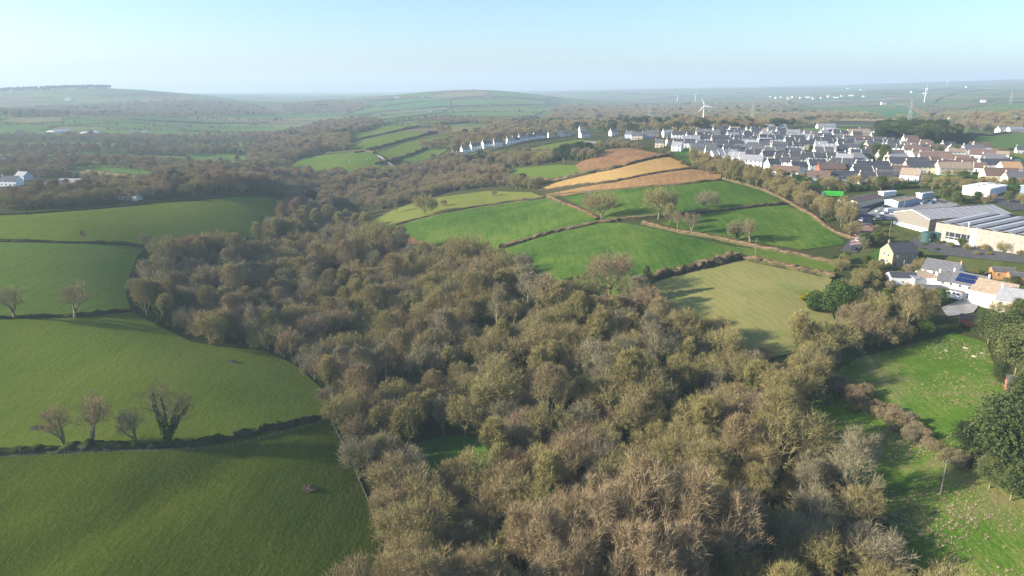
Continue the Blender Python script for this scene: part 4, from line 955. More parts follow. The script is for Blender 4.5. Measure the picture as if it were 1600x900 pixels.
# leftover trees of the wood and the far woods: one mass, grown from the same kinds
protos = bpy.data.collections.new('tree_kinds'); PK = sorted(PROTO)
for n, k in enumerate(PK):
    o = bpy.data.objects.new('kind_%02d' % n, PROTO[k].whole); protos.objects.link(o)
def mass(name, items, label):
    me = bpy.data.meshes.new(name); n = len(items)
    me.vertices.add(n); xy = np.array([[c[1],c[2]] for c in items])
    me.vertices.foreach_set('co', np.column_stack([xy, H(xy[:,0],xy[:,1])-.1]).astype(np.float32).ravel())
    a = me.attributes.new('kind_index','INT','POINT'); a.data.foreach_set('value', np.array([PK.index(c[0]) for c in items],np.int32))
    a = me.attributes.new('size','FLOAT','POINT'); a.data.foreach_set('value', np.array([c[3] for c in items],np.float32))
    a = me.attributes.new('turn','FLOAT','POINT'); a.data.foreach_set('value', RNG.uniform(0,6.28,n).astype(np.float32))
    o = link(name, me); tag(o, label, kind='stuff')
    ng = bpy.data.node_groups.new(name,'GeometryNodeTree'); ng.interface.new_socket('Geometry',in_out='INPUT',socket_type='NodeSocketGeometry'); ng.interface.new_socket('Geometry',in_out='OUTPUT',socket_type='NodeSocketGeometry')
    N = ng.nodes; L = ng.links; gi = N.new('NodeGroupInput'); go = N.new('NodeGroupOutput')
    ci = N.new('GeometryNodeCollectionInfo'); ci.inputs['Collection'].default_value = protos; ci.inputs['Separate Children'].default_value = True; ci.inputs['Reset Children'].default_value = True
    ip = N.new('GeometryNodeInstanceOnPoints'); ip.inputs['Pick Instance'].default_value = True
    def na(nm, dt):
        k = N.new('GeometryNodeInputNamedAttribute'); k.data_type = dt; k.inputs['Name'].default_value = nm; return k.outputs['Attribute']
    cx = N.new('ShaderNodeCombineXYZ'); L.new(na('turn','FLOAT'), cx.inputs[2]); er = N.new('FunctionNodeEulerToRotation'); L.new(cx.outputs[0], er.inputs[0])
    L.new(gi.outputs[0], ip.inputs['Points']); L.new(ci.outputs[0], ip.inputs['Instance']); L.new(na('kind_index','INT'), ip.inputs['Instance Index'])
    L.new(er.outputs[0], ip.inputs['Rotation']); L.new(na('size','FLOAT'), ip.inputs['Scale']); L.new(ip.outputs[0], go.inputs[0])
    md = o.modifiers.new('grow','NODES'); md.node_group = ng
    return o
near_rest = [c for c in rest if math.hypot(c[1],c[2]) < 700]; far_rest = [c for c in rest if math.hypot(c[1],c[2]) >= 700]
mass('woodland', near_rest, 'mass of smaller leafless trees filling the wood behind the nearer ones')
mass('far_woodland', far_rest, 'distant woods and tree rows fading into the haze')
print('trees', len(single_idx), len(near_rest), len(far_rest))

# ------------------------------------------------------------------ roads and yards
strip('lane', [(1325,395),(1340,378),(1352,362),(1350,345),(1345,330),(1375,316),(1420,310),(1480,318)], 7, 'asphalt', 'grey lane running past the sheds')
strip('road_surface', [(1338,384),(1345,372),(1353,360),(1352,350)], 6.2, 'road_red', 'faded red road surfacing on the lane', lift=2.6)
for k in range(7):
    a = at(1337+k*2.4, 384-k*5.2); strip('road_marking', [(a.x-2.9,a.y),(a.x,a.y+.3),(a.x+2.9,a.y+.6)], .5, 'paint_white', 'white painted bar across the red road surfacing', lift=3.2, world=True)
sheet('yard', [(1352,336),(1370,326),(1420,316),(1470,312),(1500,322),(1440,332),(1390,345)], 'concrete_yard', 'pale concrete yard with parked vehicles', lift=1.8)
sheet('yard', [(1430,372),(1500,384),(1640,408),(1640,420),(1480,400),(1420,385)], 'asphalt', 'asphalt yard in front of the factory', lift=1.8)
sheet('yard', [(1540,310),(1640,300),(1640,330),(1580,330)], 'asphalt', 'asphalt yard behind the trees', lift=1.8)
strip('street', [(1060,246),(1150,250),(1240,262),(1330,278),(1420,276),(1500,262),(1560,250),(1620,262)], 6, 'asphalt', 'grey town street')
strip('street', [(1100,228),(1180,236),(1280,244),(1380,252),(1470,262)], 6, 'asphalt', 'grey street between the terraces')
strip('street', [(1180,216),(1290,220),(1400,228),(1500,240)], 6, 'asphalt', 'grey upper town street')
strip('street', [(1575,252),(1600,262),(1660,280)], 8, 'asphalt', 'grey road by the last houses')
strip('street', [(695,254),(720,247),(780,232),(850,218),(910,208),(960,206)], 5, 'asphalt', 'lane past the white cottages')
strip('lane', [(590,244),(605,254),(622,268)], 4, 'gravel_pale', 'pale track down the hillside')
sheet('garden', [(1360,400),(1380,385),(1430,390),(1440,405),(1420,418),(1370,416)], 'garden_lawn', 'green lawn round the stone house')
sheet('garden', [(1540,440),(1600,436),(1650,450),(1650,470),(1570,460)], 'garden_lawn', 'lawn below the orange cabins')
sheet('garden', [(1470,482),(1500,470),(1530,478),(1520,490),(1480,496)], 'concrete_yard', 'paved parking beside the white cottages', lift=1.8)
sheet('verge', [(1318,392),(1335,372),(1345,345),(1340,330),(1300,305),(1420,296),(1640,296),(1640,440),(1500,470),(1440,470),(1400,452),(1330,430),(1312,412)], 'rough_verge', 'grassy verges round the sheds and lane', lift=.6)
sheet('town_ground', [(1040,240),(1100,215),(1200,206),(1320,206),(1480,224),(1560,234),(1660,262),(1660,300),(1500,290),(1420,292),(1300,298),(1230,282),(1150,262),(1080,256)], 'garden_lawn', 'gardens and verges between the town houses', lift=.6)
TREAD = 0
for (px,py) in [(477,764),(58,669),(357,565),(66,368)]:
    w = at(px,py); n = 18; mb = MB(); vs = [(0,0,.10)]
    r0 = 2.4
    for ring in (1,2):
        for k in range(n):
            a = k*2*math.pi/n; rr = r0*(ring/2)*random.uniform(.75,1.2); vs.append((math.cos(a)*rr*1.2, math.sin(a)*rr*.8, (.22*random.random()+.08) if ring == 1 else -.10))
    fs = [(0,1+k,1+(k+1)%n) for k in range(n)]+[(1+k,1+n+k,1+n+(k+1)%n,1+(k+1)%n) for k in range(n)]
    mb.add(vs, fs); o = mb.obj('earth_patch','earth_dark',loc=w+Vector((0,0,.15)))
    o['kind'] = 'structure'; o['label'] = 'bare patch of dark trodden earth in the pasture'

# ------------------------------------------------------------------ houses
WIN_ME = {}
def win_mesh(w, h):
    k = (w,h)
    if k not in WIN_ME:
        f = MB().box(-w/2,w/2,-.05,.05,0,h).mesh('window','frame_white'); p = MB().box(-w/2+.09,w/2-.09,-.08,.02,.09,h/2-.03).box(-w/2+.09,w/2-.09,-.08,.02,h/2+.03,h-.09).mesh('pane','glass_dark')
        WIN_ME[k] = (f,p)
    return WIN_ME[k]
def window(parent, x, y, z, rz, w=1.0, h=1.15):
    f, p = win_mesh(w,h); o = link('window', f, parent, (x,y,z), rz); link('pane', p, o); return o
DOOR = {}
def door(parent, x, y, z, rz, mat='door_paint'):
    if mat not in DOOR: DOOR[mat] = MB().box(-.48,.48,-.06,.05,0,2.05).mesh('door',mat)
    o = link('door', DOOR[mat], parent, (x,y,z), rz); return o
def chimney(parent, x, y, z0, z1, mat='white_render', w=.55, d=.85):
    o = MB().box(x-w/2,x+w/2,y-d/2,y+d/2,z0,z1).box(x-w/2-.06,x+w/2+.06,y-d/2-.06,y+d/2+.06,z1,z1+.12).obj('chimney', mat, parent)
    MB().tube([(x,y-.2,z1+.12),(x,y-.2,z1+.5)],.12).tube([(x,y+.2,z1+.12),(x,y+.2,z1+.5)],.12).obj('chimney_pot','pot_clay',o)
    return o
def house(px, py, L, W, eh, rot, wall, roof, label, group=None, cat='house', name='house', chim=(-1,), cmat=None, pitch=38, hip=False, win=True, dormers=0, skew=None, party=0, doors=True, base=None, back=True):
    w = base if base is not None else at(px, py); r = R(rot)
    c, s = math.cos(r), math.sin(r)
    zz = [float(H(w.x+a*c*L/2-b*s*W/2, w.y+a*s*L/2+b*c*W/2)) for a in (-1,1) for b in (-1,1)]
    z0 = sum(zz)/4; dep = z0-min(zz)+1.0
    e = empty(name, (w.x,w.y,z0), r); tag(e, label, cat, group)
    rh = eh + W/2*math.tan(R(pitch)); tn = math.tan(R(pitch)); o = .28
    if hip:
        MB().box(-L/2,L/2,-W/2,W/2,-dep,eh).obj('wall', wall, e)
        k = max(L/2-W/2, .4); hx, hy = L/2+o, W/2+o; ze = eh-o*tn*.6
        vs = [(-hx,-hy,ze),(hx,-hy,ze),(hx,hy,ze),(-hx,hy,ze),(-k,0,rh*.96+.05),(k,0,rh*.96+.05)]
        rf = MB().add(vs,[(0,1,5,4),(1,2,5),(2,3,4,5),(3,0,4),(3,2,1,0)]).obj('roof', roof, e)
        MB().tube([(-k,0,rh*.96+.08),(k,0,rh*.96+.08)],.12,5).obj('ridge','ridge_tile',rf)
    else:
        MB().prism([(-W/2,-dep),(W/2,-dep),(W/2,eh),(0,rh),(-W/2,eh)], -L/2, L/2).obj('wall', wall, e)
        t = .2; ze = eh-o*tn
        rf = MB().prism([(-W/2-o,ze+.02),(0,rh+.02),(W/2+o,ze+.02),(W/2+o,ze+t),(0,rh+t),(-W/2-o,ze+t)], -L/2-.15, L/2+.15).obj('roof', roof, e)
        MB().tube([(-L/2-.15,0,rh+t+.02),(L/2+.15,0,rh+t+.02)],.13,5).obj('ridge','ridge_tile',rf)
        for k in range(party):
            x = -L/2 + L*(k+1)/(party+1)
            MB().prism([(-W/2-.1,eh+.1),(0,rh+.1),(W/2+.1,eh+.1),(W/2+.1,eh+.42),(0,rh+.45),(-W/2-.1,eh+.42)], x-.14, x+.14).obj('party_wall', wall, rf)
    cm = cmat or wall
    for q in chim: chimney(rf, q*(L/2-.4) if abs(q) <= 1 else q, 0, rh-.5, rh+1.1, cm)
    if win:
        st = [1.0] if eh < 3.6 else [.95, 3.55]
        n = max(2, int(L/3.2))
        for z in st:
            for k in range(n):
                x = -L/2 + L*(k+.5)/n
                if z < 1.5 and doors and k == n//2: door(e, x, -W/2-.04, 0, 0, random.choice(['door_paint','door_blue'])); continue
                window(e, x, -W/2-.03, z, 0, 1.1, 1.2)
        for z in st[-1:]: window(e, -L/2-.03, -W*.18, z, -math.pi/2, .95, 1.1)
    for k in range(dormers):
        x = -L/2 + L*(k+.5)/dormers; y0 = -W*.40; zb = eh+.35
        dm = MB().prism([(y0,zb-.3),(-W*.08,zb-.3),(-W*.08,zb+1.25),(y0,zb+1.25)], x-.75, x+.75).obj('dormer', wall, rf)
        MB().box(x-.95,x+.95,y0-.2,-W*.05,zb+1.25,zb+1.42).obj('dormer_roof', roof, dm)
        MB().box(x-.5,x+.5,y0-.05,y0+.05,zb+.2,zb+1.05).obj('pane','glass_dark', dm)
    return e
WN = {'white_render':'white','cream_render':'cream','grey_render':'grey','stone_wall':'stone','red_brick':'red brick','blue_render':'pale blue','tan_stone':'tan stone'}
RN = {'slate_dark':'dark slate','slate_grey':'grey slate','slate_pale':'pale grey','tile_brown':'brown tile','tile_tan':'tan tile','tile_orange':'orange'}
a_, b_, c_, d_, e_, f_, g_ = 'white_render','cream_render','grey_render','stone_wall','red_brick','blue_render','tan_stone'
D_, G_, P_, B_, T_ = 'slate_dark','slate_grey','slate_pale','tile_brown','tile_tan'
# px, py(base), length, width, eaves, turn, wall, roof, extra
TOWN = [
 (958,212,9,8,5,20,a_,G_,{}),(984,216,10,8,5,-30,f_,G_,{}),(995,218,13,8,5,-6,b_,G_,{'chim':(-1,1)}),(1012,216,12,7,5,-10,c_,G_,{}),(1020,214,14,7,5,-4,g_,G_,{'chim':(-1,1)}),
 (1043,214,12,8,5,10,a_,P_,{}),(1059,211,14,8,5.2,-20,a_,P_,{}),(1060,217,15,8,5,-8,a_,D_,{}),(1071,216,14,7,5,0,a_,D_,{}),(1078,219,9,7,4.5,6,a_,D_,{}),(1084,209,12,7,5,-4,a_,G_,{}),
 (1098,213,16,8,5,-12,a_,G_,{}),(1113,216,16,8,5,-14,b_,G_,{}),(1122,209,13,8,5,-2,a_,D_,{}),(1132,216,16,8,5,0,c_,D_,{}),(1147,209,12,8,5,0,a_,T_,{}),(1152,216,22,8,5,-4,a_,D_,{'party':2}),
 (1170,219,13,7,5,4,a_,D_,{}),(1186,208,20,8,3,-6,b_,T_,{'chim':(-1,0,1)}),(1206,210,11,8,4,0,a_,G_,{'chim':(-1,1)}),(1223,212,16,8,5,-2,a_,D_,{}),(1238,214,14,8,5,-8,a_,P_,{}),
 (1030,230,8,7,4.5,-10,b_,G_,{}),(1048,228,9,7,4.5,10,b_,B_,{}),(1058,236,9,8,5,-30,a_,P_,{}),(1068,231,20,8,5,-12,a_,D_,{'party':1}),(1083,224,13,8,4.5,-14,c_,P_,{}),(1098,240,22,9,5.4,-8,d_,G_,{'party':3}),
 (1097,224,16,8,5,-6,a_,D_,{}),(1118,236,18,9,5.4,-8,d_,D_,{'party':1,'chim':(-1,1)}),(1122,224,20,8,5,-4,a_,D_,{}),(1140,232,18,8,5,-10,c_,D_,{'chim':()}),(1165,226,24,8,5,-6,c_,D_,{'party':2}),
 (1154,242,17,11,5.2,-12,a_,G_,{'hip':True,'chim':()}),(1176,239,20,11,5.2,-12,a_,G_,{'hip':True,'chim':()}),(1170,230,16,9,5.2,-12,a_,G_,{'hip':True,'chim':()}),(1192,224,10,8,5,10,a_,D_,{}),(1203,224,22,8,5,-2,a_,D_,{'party':2}),
 (1124,254,15,9,6,14,a_,P_,{'party':2,'chim':()}),(1137,253,13,9,6,-4,a_,P_,{'party':2,'chim':()}),(1150,257,12,9,6,-28,a_,P_,{'party':2,'chim':()}),(1142,243,14,8,5,-8,a_,D_,{}),(1163,250,26,8,5,-8,c_,D_,{'party':3}),
 (1184,248,12,8,5,-14,b_,D_,{}),(1174,260,16,9,5,-30,a_,P_,{'chim':()}),(1202,254,14,8,5.4,6,a_,D_,{}),(1192,260,14,8,4,-6,a_,T_,{}),(1206,266,9,8,5,10,a_,D_,{}),
 (1228,236,28,8,5,-6,a_,D_,{'dormers':5,'party':2}),(1240,228,18,8,5,-4,a_,D_,{'party':1}),(1222,252,30,8,5,-8,a_,D_,{'dormers':5,'party':2}),(1232,258,22,8,5,-8,a_,D_,{'party':1}),(1256,254,24,8,5,-8,b_,D_,{'dormers':3,'party':1}),
 (1279,256,28,8,5,-8,a_,D_,{'party':2}),(1228,274,18,9,3,-38,a_,B_,{'chim':()}),(1240,220,16,9,4,-6,c_,P_,{}),(1258,222,15,8,5,-10,c_,P_,{}),(1280,218,20,8,3.5,-12,b_,B_,{}),(1262,234,17,8,5.4,-4,b_,D_,{}),
 (1290,230,32,8,5,-6,f_,D_,{'party':2}),(1327,231,26,8,5,-4,b_,D_,{'party':2}),(1300,214,14,8,5,0,a_,D_,{}),(1281,238,10,9,6,-14,b_,P_,{}),(1291,243,14,9,6,-24,a_,P_,{'party':3}),(1306,242,16,8,4.5,-4,c_,D_,{'dormers':2}),
 (1302,254,18,8,5,-6,a_,D_,{'chim':(0,)}),(1318,258,12,9,5,-30,a_,P_,{}),(1337,256,18,11,4.5,-34,a_,G_,{'hip':True}),(1297,274,18,8,5,-4,e_,B_,{'cmat':'red_brick'}),(1328,274,20,8,5,-4,e_,D_,{'party':1,'cmat':'red_brick'}),
 (1278,286,14,10,4,-26,a_,B_,{'chim':()}),(1314,286,22,10,4,0,c_,D_,{'chim':()}),(1360,280,26,9,5,-4,a_,D_,{'party':1}),(1360,270,24,8,5,2,a_,D_,{'chim':(-1,0)}),(1366,289,20,8,5,-8,b_,D_,{'party':1}),(1384,286,14,8,5,-30,a_,D_,{}),
 (1372,216,12,8,5,4,a_,D_,{}),(1386,222,11,8,5,14,b_,D_,{}),(1338,224,26,8,4.5,-6,e_,B_,{}),(1370,230,26,8,4.5,-6,a_,D_,{'party':2}),(1340,214,24,12,4,-4,b_,T_,{'chim':()}),(1355,240,14,8,3.2,-6,a_,B_,{}),
 (1345,232,15,9,3.6,-24,a_,G_,{'chim':()}),(1388,236,13,8,3,0,a_,B_,{}),(1396,246,14,8,3,-10,e_,B_,{}),(1400,232,18,8,3.5,-8,a_,D_,{}),(1414,234,11,9,3.2,-34,a_,B_,{}),(1432,228,20,8,3,-6,a_,B_,{}),(1446,232,11,9,3.4,-24,a_,B_,{}),
 (1424,242,14,9,4.6,-20,a_,B_,{}),(1438,246,13,9,4.6,-20,a_,B_,{'cmat':'red_brick'}),(1460,236,16,8,3,-8,b_,B_,{}),(1452,254,16,9,4.6,-22,a_,B_,{}),(1470,250,14,9,3.4,-28,b_,B_,{}),(1488,258,20,10,4,-34,a_,B_,{'chim':()}),
 (1415,264,26,10,4.6,-6,b_,D_,{}),(1443,270,26,10,4.6,-8,b_,D_,{}),(1487,272,22,10,4.4,-2,b_,T_,{}),(1398,262,16,9,4.2,-14,a_,D_,{}),(1422,282,12,10,4,-40,a_,T_,{'chim':()}),(1508,264,16,9,4,-8,b_,B_,{}),
 (1518,242,16,9,5.2,-10,a_,G_,{}),(1534,248,18,11,3.4,-36,a_,B_,{'chim':()}),(1550,256,15,10,3.6,-40,a_,G_,{}),(1552,266,22,9,4.6,-4,a_,D_,{'chim':(-1,1)}),(1575,270,13,11,3.4,-4,a_,'tile_orange',{'chim':()}),(1560,281,20,11,3.4,-10,b_,B_,{'chim':(-1,)}),
 (1585,285,13,9,3,-6,b_,G_,{}),(1487,240,9,8,3,20,a_,B_,{}),(1404,276,12,9,4,-10,a_,B_,{}),(1310,222,12,8,4,-6,a_,G_,{}),(1596,240,10,8,3.5,-20,c_,D_,{}),
 (1150,224,12,8,5,-6,a_,D_,{}),(1256,214,12,8,4.5,-6,a_,G_,{}),(1410,222,14,8,4,-6,a_,G_,{}),(1440,222,14,8,4,-10,b_,B_,{}),(1110,207,10,7,4.5,-6,a_,D_,{}),(1172,207,11,7,4.5,2,c_,D_,{}),
]
def town_label(L,eh,wall,roof,kw):
    kind = 'terrace' if kw.get('party',0) >= 2 else 'pair of houses' if kw.get('party',0) == 1 else 'bungalow' if eh < 3.8 else 'house'
    extra = ' with dormer windows' if kw.get('dormers') else ' with hipped roof' if kw.get('hip') else ''
    ch = kw.get('chim',(-1,)); tail = ' and no chimney' if len(ch) == 0 else ' and several chimneys' if len(ch) > 1 else ''
    return f"{WN[wall]} {kind}{extra} under {RN[roof]} roof{tail} in the hilltop town"
for px,py,L,W,eh,rot,wall,roof,kw in TOWN:
    lab = town_label(L,eh,wall,roof,kw)
    house(px,py,L,W,eh,rot+random.uniform(-2,2),wall,roof,lab,lab,**kw)
# further houses packed between the streets
_have = [at(t[0],t[1]) for t in TOWN]
_tp = wpoly([(1045,236),(1100,215),(1200,208),(1320,208),(1480,228),(1560,240),(1590,272),(1430,278),(1330,284),(1230,270),(1130,256)])
_try = scatter(_tp, 19.0); RNG.shuffle(_try); _n = 0
for x,y in _try:
    if min((h.x-x)**2+(h.y-y)**2 for h in _have) < 13.5**2 or _n >= 70: continue
    _n += 1; w = V3(x,y); _have.append(w); px_,py_,_z = proj(*w)
    L = RNG.uniform(9,17); eh = 5.0 if px_ < 1400 else random.choice([3.2,4.6]); wl_ = random.choice([a_,a_,a_,a_,b_]); rf_ = random.choice([D_,D_,G_,P_] if px_ < 1400 else [B_,B_,D_,T_])
    kw = {'party':1} if L > 15 else {}
    lab = town_label(L,eh,wl_,rf_,kw); house(0,0,L,RNG.uniform(7,9),eh,random.choice([-10,-6,-4,-28,6]),wl_,rf_,lab,lab,base=w,**kw)
# cottages strung along the lane
for px,py,L,W,eh,rot,wall,roof in [(704,250,11,8,3.2,-50,a_,G_),(712,246,10,8,3.2,-30,a_,D_),(719,245,9,7,3,10,a_,G_),(729,239,14,8,5,28,a_,G_),(744,234,15,8,5,26,a_,D_),(762,230,14,8,5,26,a_,D_),(778,228,11,8,5,12,a_,D_),(798,225,10,8,5,16,a_,G_),(806,224,9,7,4.6,16,a_,D_),(818,221,13,8,5,20,a_,G_),(830,219,11,7,4.6,18,a_,D_),(842,217,15,8,5,14,a_,D_),(863,215,12,8,4.6,10,a_,D_),(874,214,11,7,4.6,4,a_,G_),(884,213,14,8,4.6,4,c_,D_)]:
    house(px,py,L,W,eh,rot,wall,roof,'white gabled cottage strung along the hillside lane' if wall == a_ else 'grey cottage at the upper end of the hillside lane', 'cottages along the hillside lane', name='cottage')
for px,py,L,W,eh,rot,wall,roof,lab in [
  (913,215,13,9,5,20,a_,G_,'white house above the end of the hillside lane'),(910,206,10,8,5,10,a_,B_,'white house among trees above the pasture'),(905,192,12,9,6,10,b_,G_,'cream house half hidden in ridge trees'),(893,190,8,8,5,30,b_,D_,'small cream house beside the half hidden one'),
  (923,230,12,8,3,-10,a_,'slate_pale','white shed at the corner of the ploughed field'),(995,184,14,9,5,-10,a_,G_,'white farmhouse in the dark woods behind the ridge'),
  (790,199,14,8,4,0,a_,P_,'white bungalow in the far hamlet'),(806,198,22,9,4,0,a_,P_,'long white building in the far hamlet'),(836,206,12,8,4.5,10,a_,G_,'white house under brown trees by the hamlet'),(842,203,12,8,4.5,0,b_,B_,'cream house under brown trees by the hamlet'),
  (800,193,12,8,4,6,c_,P_,'grey house on the hamlet edge'),(770,200,8,7,4,0,b_,G_,'cream cottage beside the tan pasture'),
  (19,290,15,9,4.6,-4,a_,D_,'long white farmhouse with dark slate roof'),(38,281,12,9,4,-20,c_,P_,'pale roofed barn behind the long farmhouse'),(4,257,9,8,5,10,a_,G_,'white gabled cottage above the farmyard'),(42,262,9,7,3.4,0,f_,P_,'small pale cottage above the farmyard'),
  (205,312,14,8,3.6,-8,a_,D_,'white gabled cottage hidden among the tree row'),(112,291,18,9,3,0,c_,P_,'grey barn beside the farmyard pasture'),(88,293,14,8,3,4,f_,D_,'dark roofed barn beside the farmyard'),
  (33,210,12,8,5,30,c_,G_,'grey house beyond the hedgerow trees'),(208,210,10,8,4,0,a_,G_,'white cottage near the pink shed'),(226,210,10,8,4,10,a_,P_,'white cottage in trees right of the pink shed'),
  (107,157,22,12,6,0,a_,P_,'white farm on the slope below the hilltop wood'),(620,154,20,10,6,0,a_,P_,'white farm on the brow of the middle hill'),(660,153,16,10,6,10,a_,G_,'white farmhouse among hill hedges'),(672,176,12,9,5,0,a_,G_,'white cottage at the hill crossroads'),(510,174,26,10,6,10,a_,P_,'pale farm buildings above the wooded valley'),
  (1460,184,22,9,4,0,a_,P_,'long white farm beyond the pines'),(1488,186,14,9,5,0,a_,G_,'white farmhouse beyond the pines'),(1575,187,26,9,4,0,a_,P_,'white farm beside the far trees'),(1566,207,16,9,4,10,a_,P_,'white gabled house behind the green field'),(1585,207,20,9,4,4,a_,P_,'white bungalow behind the green field'),
  (1210,204,28,10,4,0,a_,P_,'long white school block behind the town'),(1290,201,24,8,3.4,0,a_,P_,'white pavilion on the playing field'),
  (1380,163,18,12,6,0,a_,G_,'white farm above the emerald field')]:
    house(px,py,L,W,eh,rot,wall,roof,lab,chim=(-1,) if 'cottage' in lab or 'house' in lab else (), win=py>200, name='farm_building' if ('farm' in lab or 'barn' in lab) and 'farmhouse' not in lab else 'house')
for i,(px,py) in enumerate([(1205,152),(1214,154),(1222,153),(1232,155),(1240,153),(1252,154),(1262,153),(1272,155),(1284,154),(1296,152),(1306,153),(1316,151),(1330,150),(1350,152),(1425,145),(1445,147),(1510,137),(1536,160),(1345,141),(1325,139)]):
    house(px,py,random.uniform(14,26),11,6,random.uniform(-20,20),a_,random.choice([P_,G_]),'tiny white house in the far hillside village','far village houses',chim=(),win=False)

# stone house and the white cottages beside the hayfield
sh = house(1402,411,11.5,9.0,5.6,7,'stone_wall','slate_dark','grey stone house with left gable coloured sunlit tan and slate roof',chim=(-1,),cmat='brick_chimney',win=False)
for x,z in ((-3.4,3.6),(.2,1.1),(3.6,3.6),(3.4,1.0)): window(sh,x,-4.53,z,0,1.0,1.2)
door(sh,-4.4,-4.54,0,0)
MB().prism([(-4.45,.2),(4.45,.2),(4.45,5.5),(0,9.0),(-4.45,5.5)],-5.83,-5.76).obj('sunlit_tan_gable','tan_stone',sh)  # sunlight on the left gable put into colour: paler tan than the other walls
for y,z in ((-1.6,3.6),(1.2,3.6),(-1.4,1.0)): window(sh,-5.86,y,z,-math.pi/2,1.2,1.3)
wc = [house(1470,440,13,9,5.0,-50,a_,'slate_grey','white house with skylights and brick chimney, behind the solar roof',chim=(1,),cmat='brick_chimney')]
for x in (-1.5,.2,1.9): MB().box(-.75,.75,-.06,.06,-.9,.9,0,Matrix.Rotation(R(-52),3,'X'),(x,-2.3,6.75)).obj('skylight','glass_dark',wc[0])
sp = house(1512,462,13,9,5.0,-54,a_,'slate_grey','white house with dark blue solar panels on its roof',chim=(1,-1))
tnp = math.tan(R(38))
for i in range(4):
    for j in range(2):
        x = -3.2+i*1.75; y = -1.35-j*1.75; z = 5.0+4.5*tnp+y*tnp+.30
        MB().box(-.82,.82,-1.02,1.02,-.03,.03,0,Matrix.Rotation(R(38),3,'X'),(x,y,z)).obj('solar_panel','solar_panel',sp)
pch = MB().box(-2.6,2.6,-2.4,0,-.6,2.3).obj('porch','white_render',sp,(-2.6,-4.5,0)); MB().box(-2.8,2.8,-2.6,.0,2.3,2.5).obj('porch_roof','slate_grey',pch)
for x in (-1.6,.2,1.7): window(pch,x,-2.43,.9,0,1.1,1.1)
house(1480,455,8,7.0,4.6,-34,a_,'slate_grey','white cross wing between the skylight house and solar house',chim=(-1,))
house(1552,474,14,10,4.6,-52,a_,'tile_tan','white barn with long tan roof beside the solar house',chim=(),win=False)
wr = house(1592,492,14,10,5.2,-48,a_,'slate_pale','white house with pale roof and tan stone porch bay',chim=(-1,))
MB().box(-3.2,-.2,-6.0,-5.02,-.8,4.6).obj('stone_bay','tan_stone',wr); MB().box(-5.5,-3.2,-6.2,-5.03,3.2,3.5).obj('canopy','net_green',wr)
house(1411,440,12,6,2.6,-8,a_,'slate_dark','low white outbuilding with dark slate roof',chim=(),win=False,pitch=24)
house(1432,442,7,6,2.5,10,a_,'slate_pale','small lean-to shed with pale metal roof',chim=(),win=False,pitch=14)
house(1447,441,8,7,2.9,-18,a_,'tile_tan','small white outhouse with tan roof',chim=(),pitch=26,win=False)
house(1452,459,11,6,2.5,-8,a_,'slate_grey','long low white garage with grey roof',chim=(),pitch=18)
house(1511,507,5,4,2.4,-30,e_,'tile_brown','little red brick hut in the bushes',chim=(),win=False,pitch=30,name='hut')
bs = house(1592,609,7,5,2.7,-24,e_,'slate_grey','red brick shed with white trimmed windows by the meadow',chim=(),win=False,pitch=26,name='shed')
for x in (-2.2,0,2.2): window(bs,x,-2.53,.7,0,1.2,1.3)
window(bs,-3.53,0,.7,-math.pi/2,1.4,1.3)
for px,py,l in [(1565,432,'orange timber cabin, uphill of the pair'),(1592,440,'orange timber cabin, downhill of the pair')]:
    cb_ = house(px,py,8,5.5,2.6,-20,'timber_orange','roof_felt',l,chim=(),win=False,pitch=22,name='log_cabin',cat='cabin')
    for x in (-2,1.4): window(cb_,x,-2.78,.8,0,1.2,1.2)
house(1640,446,8,5.5,2.6,-20,'timber_orange','roof_felt','orange timber cabin past the lawn',chim=(),win=False,pitch=22,name='log_cabin',cat='cabin') if False else None
o = tag(empty('climbing_dome', at(1432,460)), 'turquoise netted garden dome beside the garage','dome')
for dx,dy,rr in ((-1.4,0,1.7),(1.3,.4,2.0)):
    vs, fs = [], []; n, m = 14, 5
    for j in range(m):
        for k in range(n): ph = j/(m-1)*1.45; th = k*2*math.pi/n; vs.append((dx+rr*math.cos(ph)*math.cos(th), dy+rr*math.cos(ph)*math.sin(th), rr*math.sin(ph)))
    fs = [(j*n+k,j*n+(k+1)%n,(j+1)*n+(k+1)%n,(j+1)*n+k) for j in range(m-1) for k in range(n)]
    MB().add(vs,fs).obj('net_cover','net_green',o)

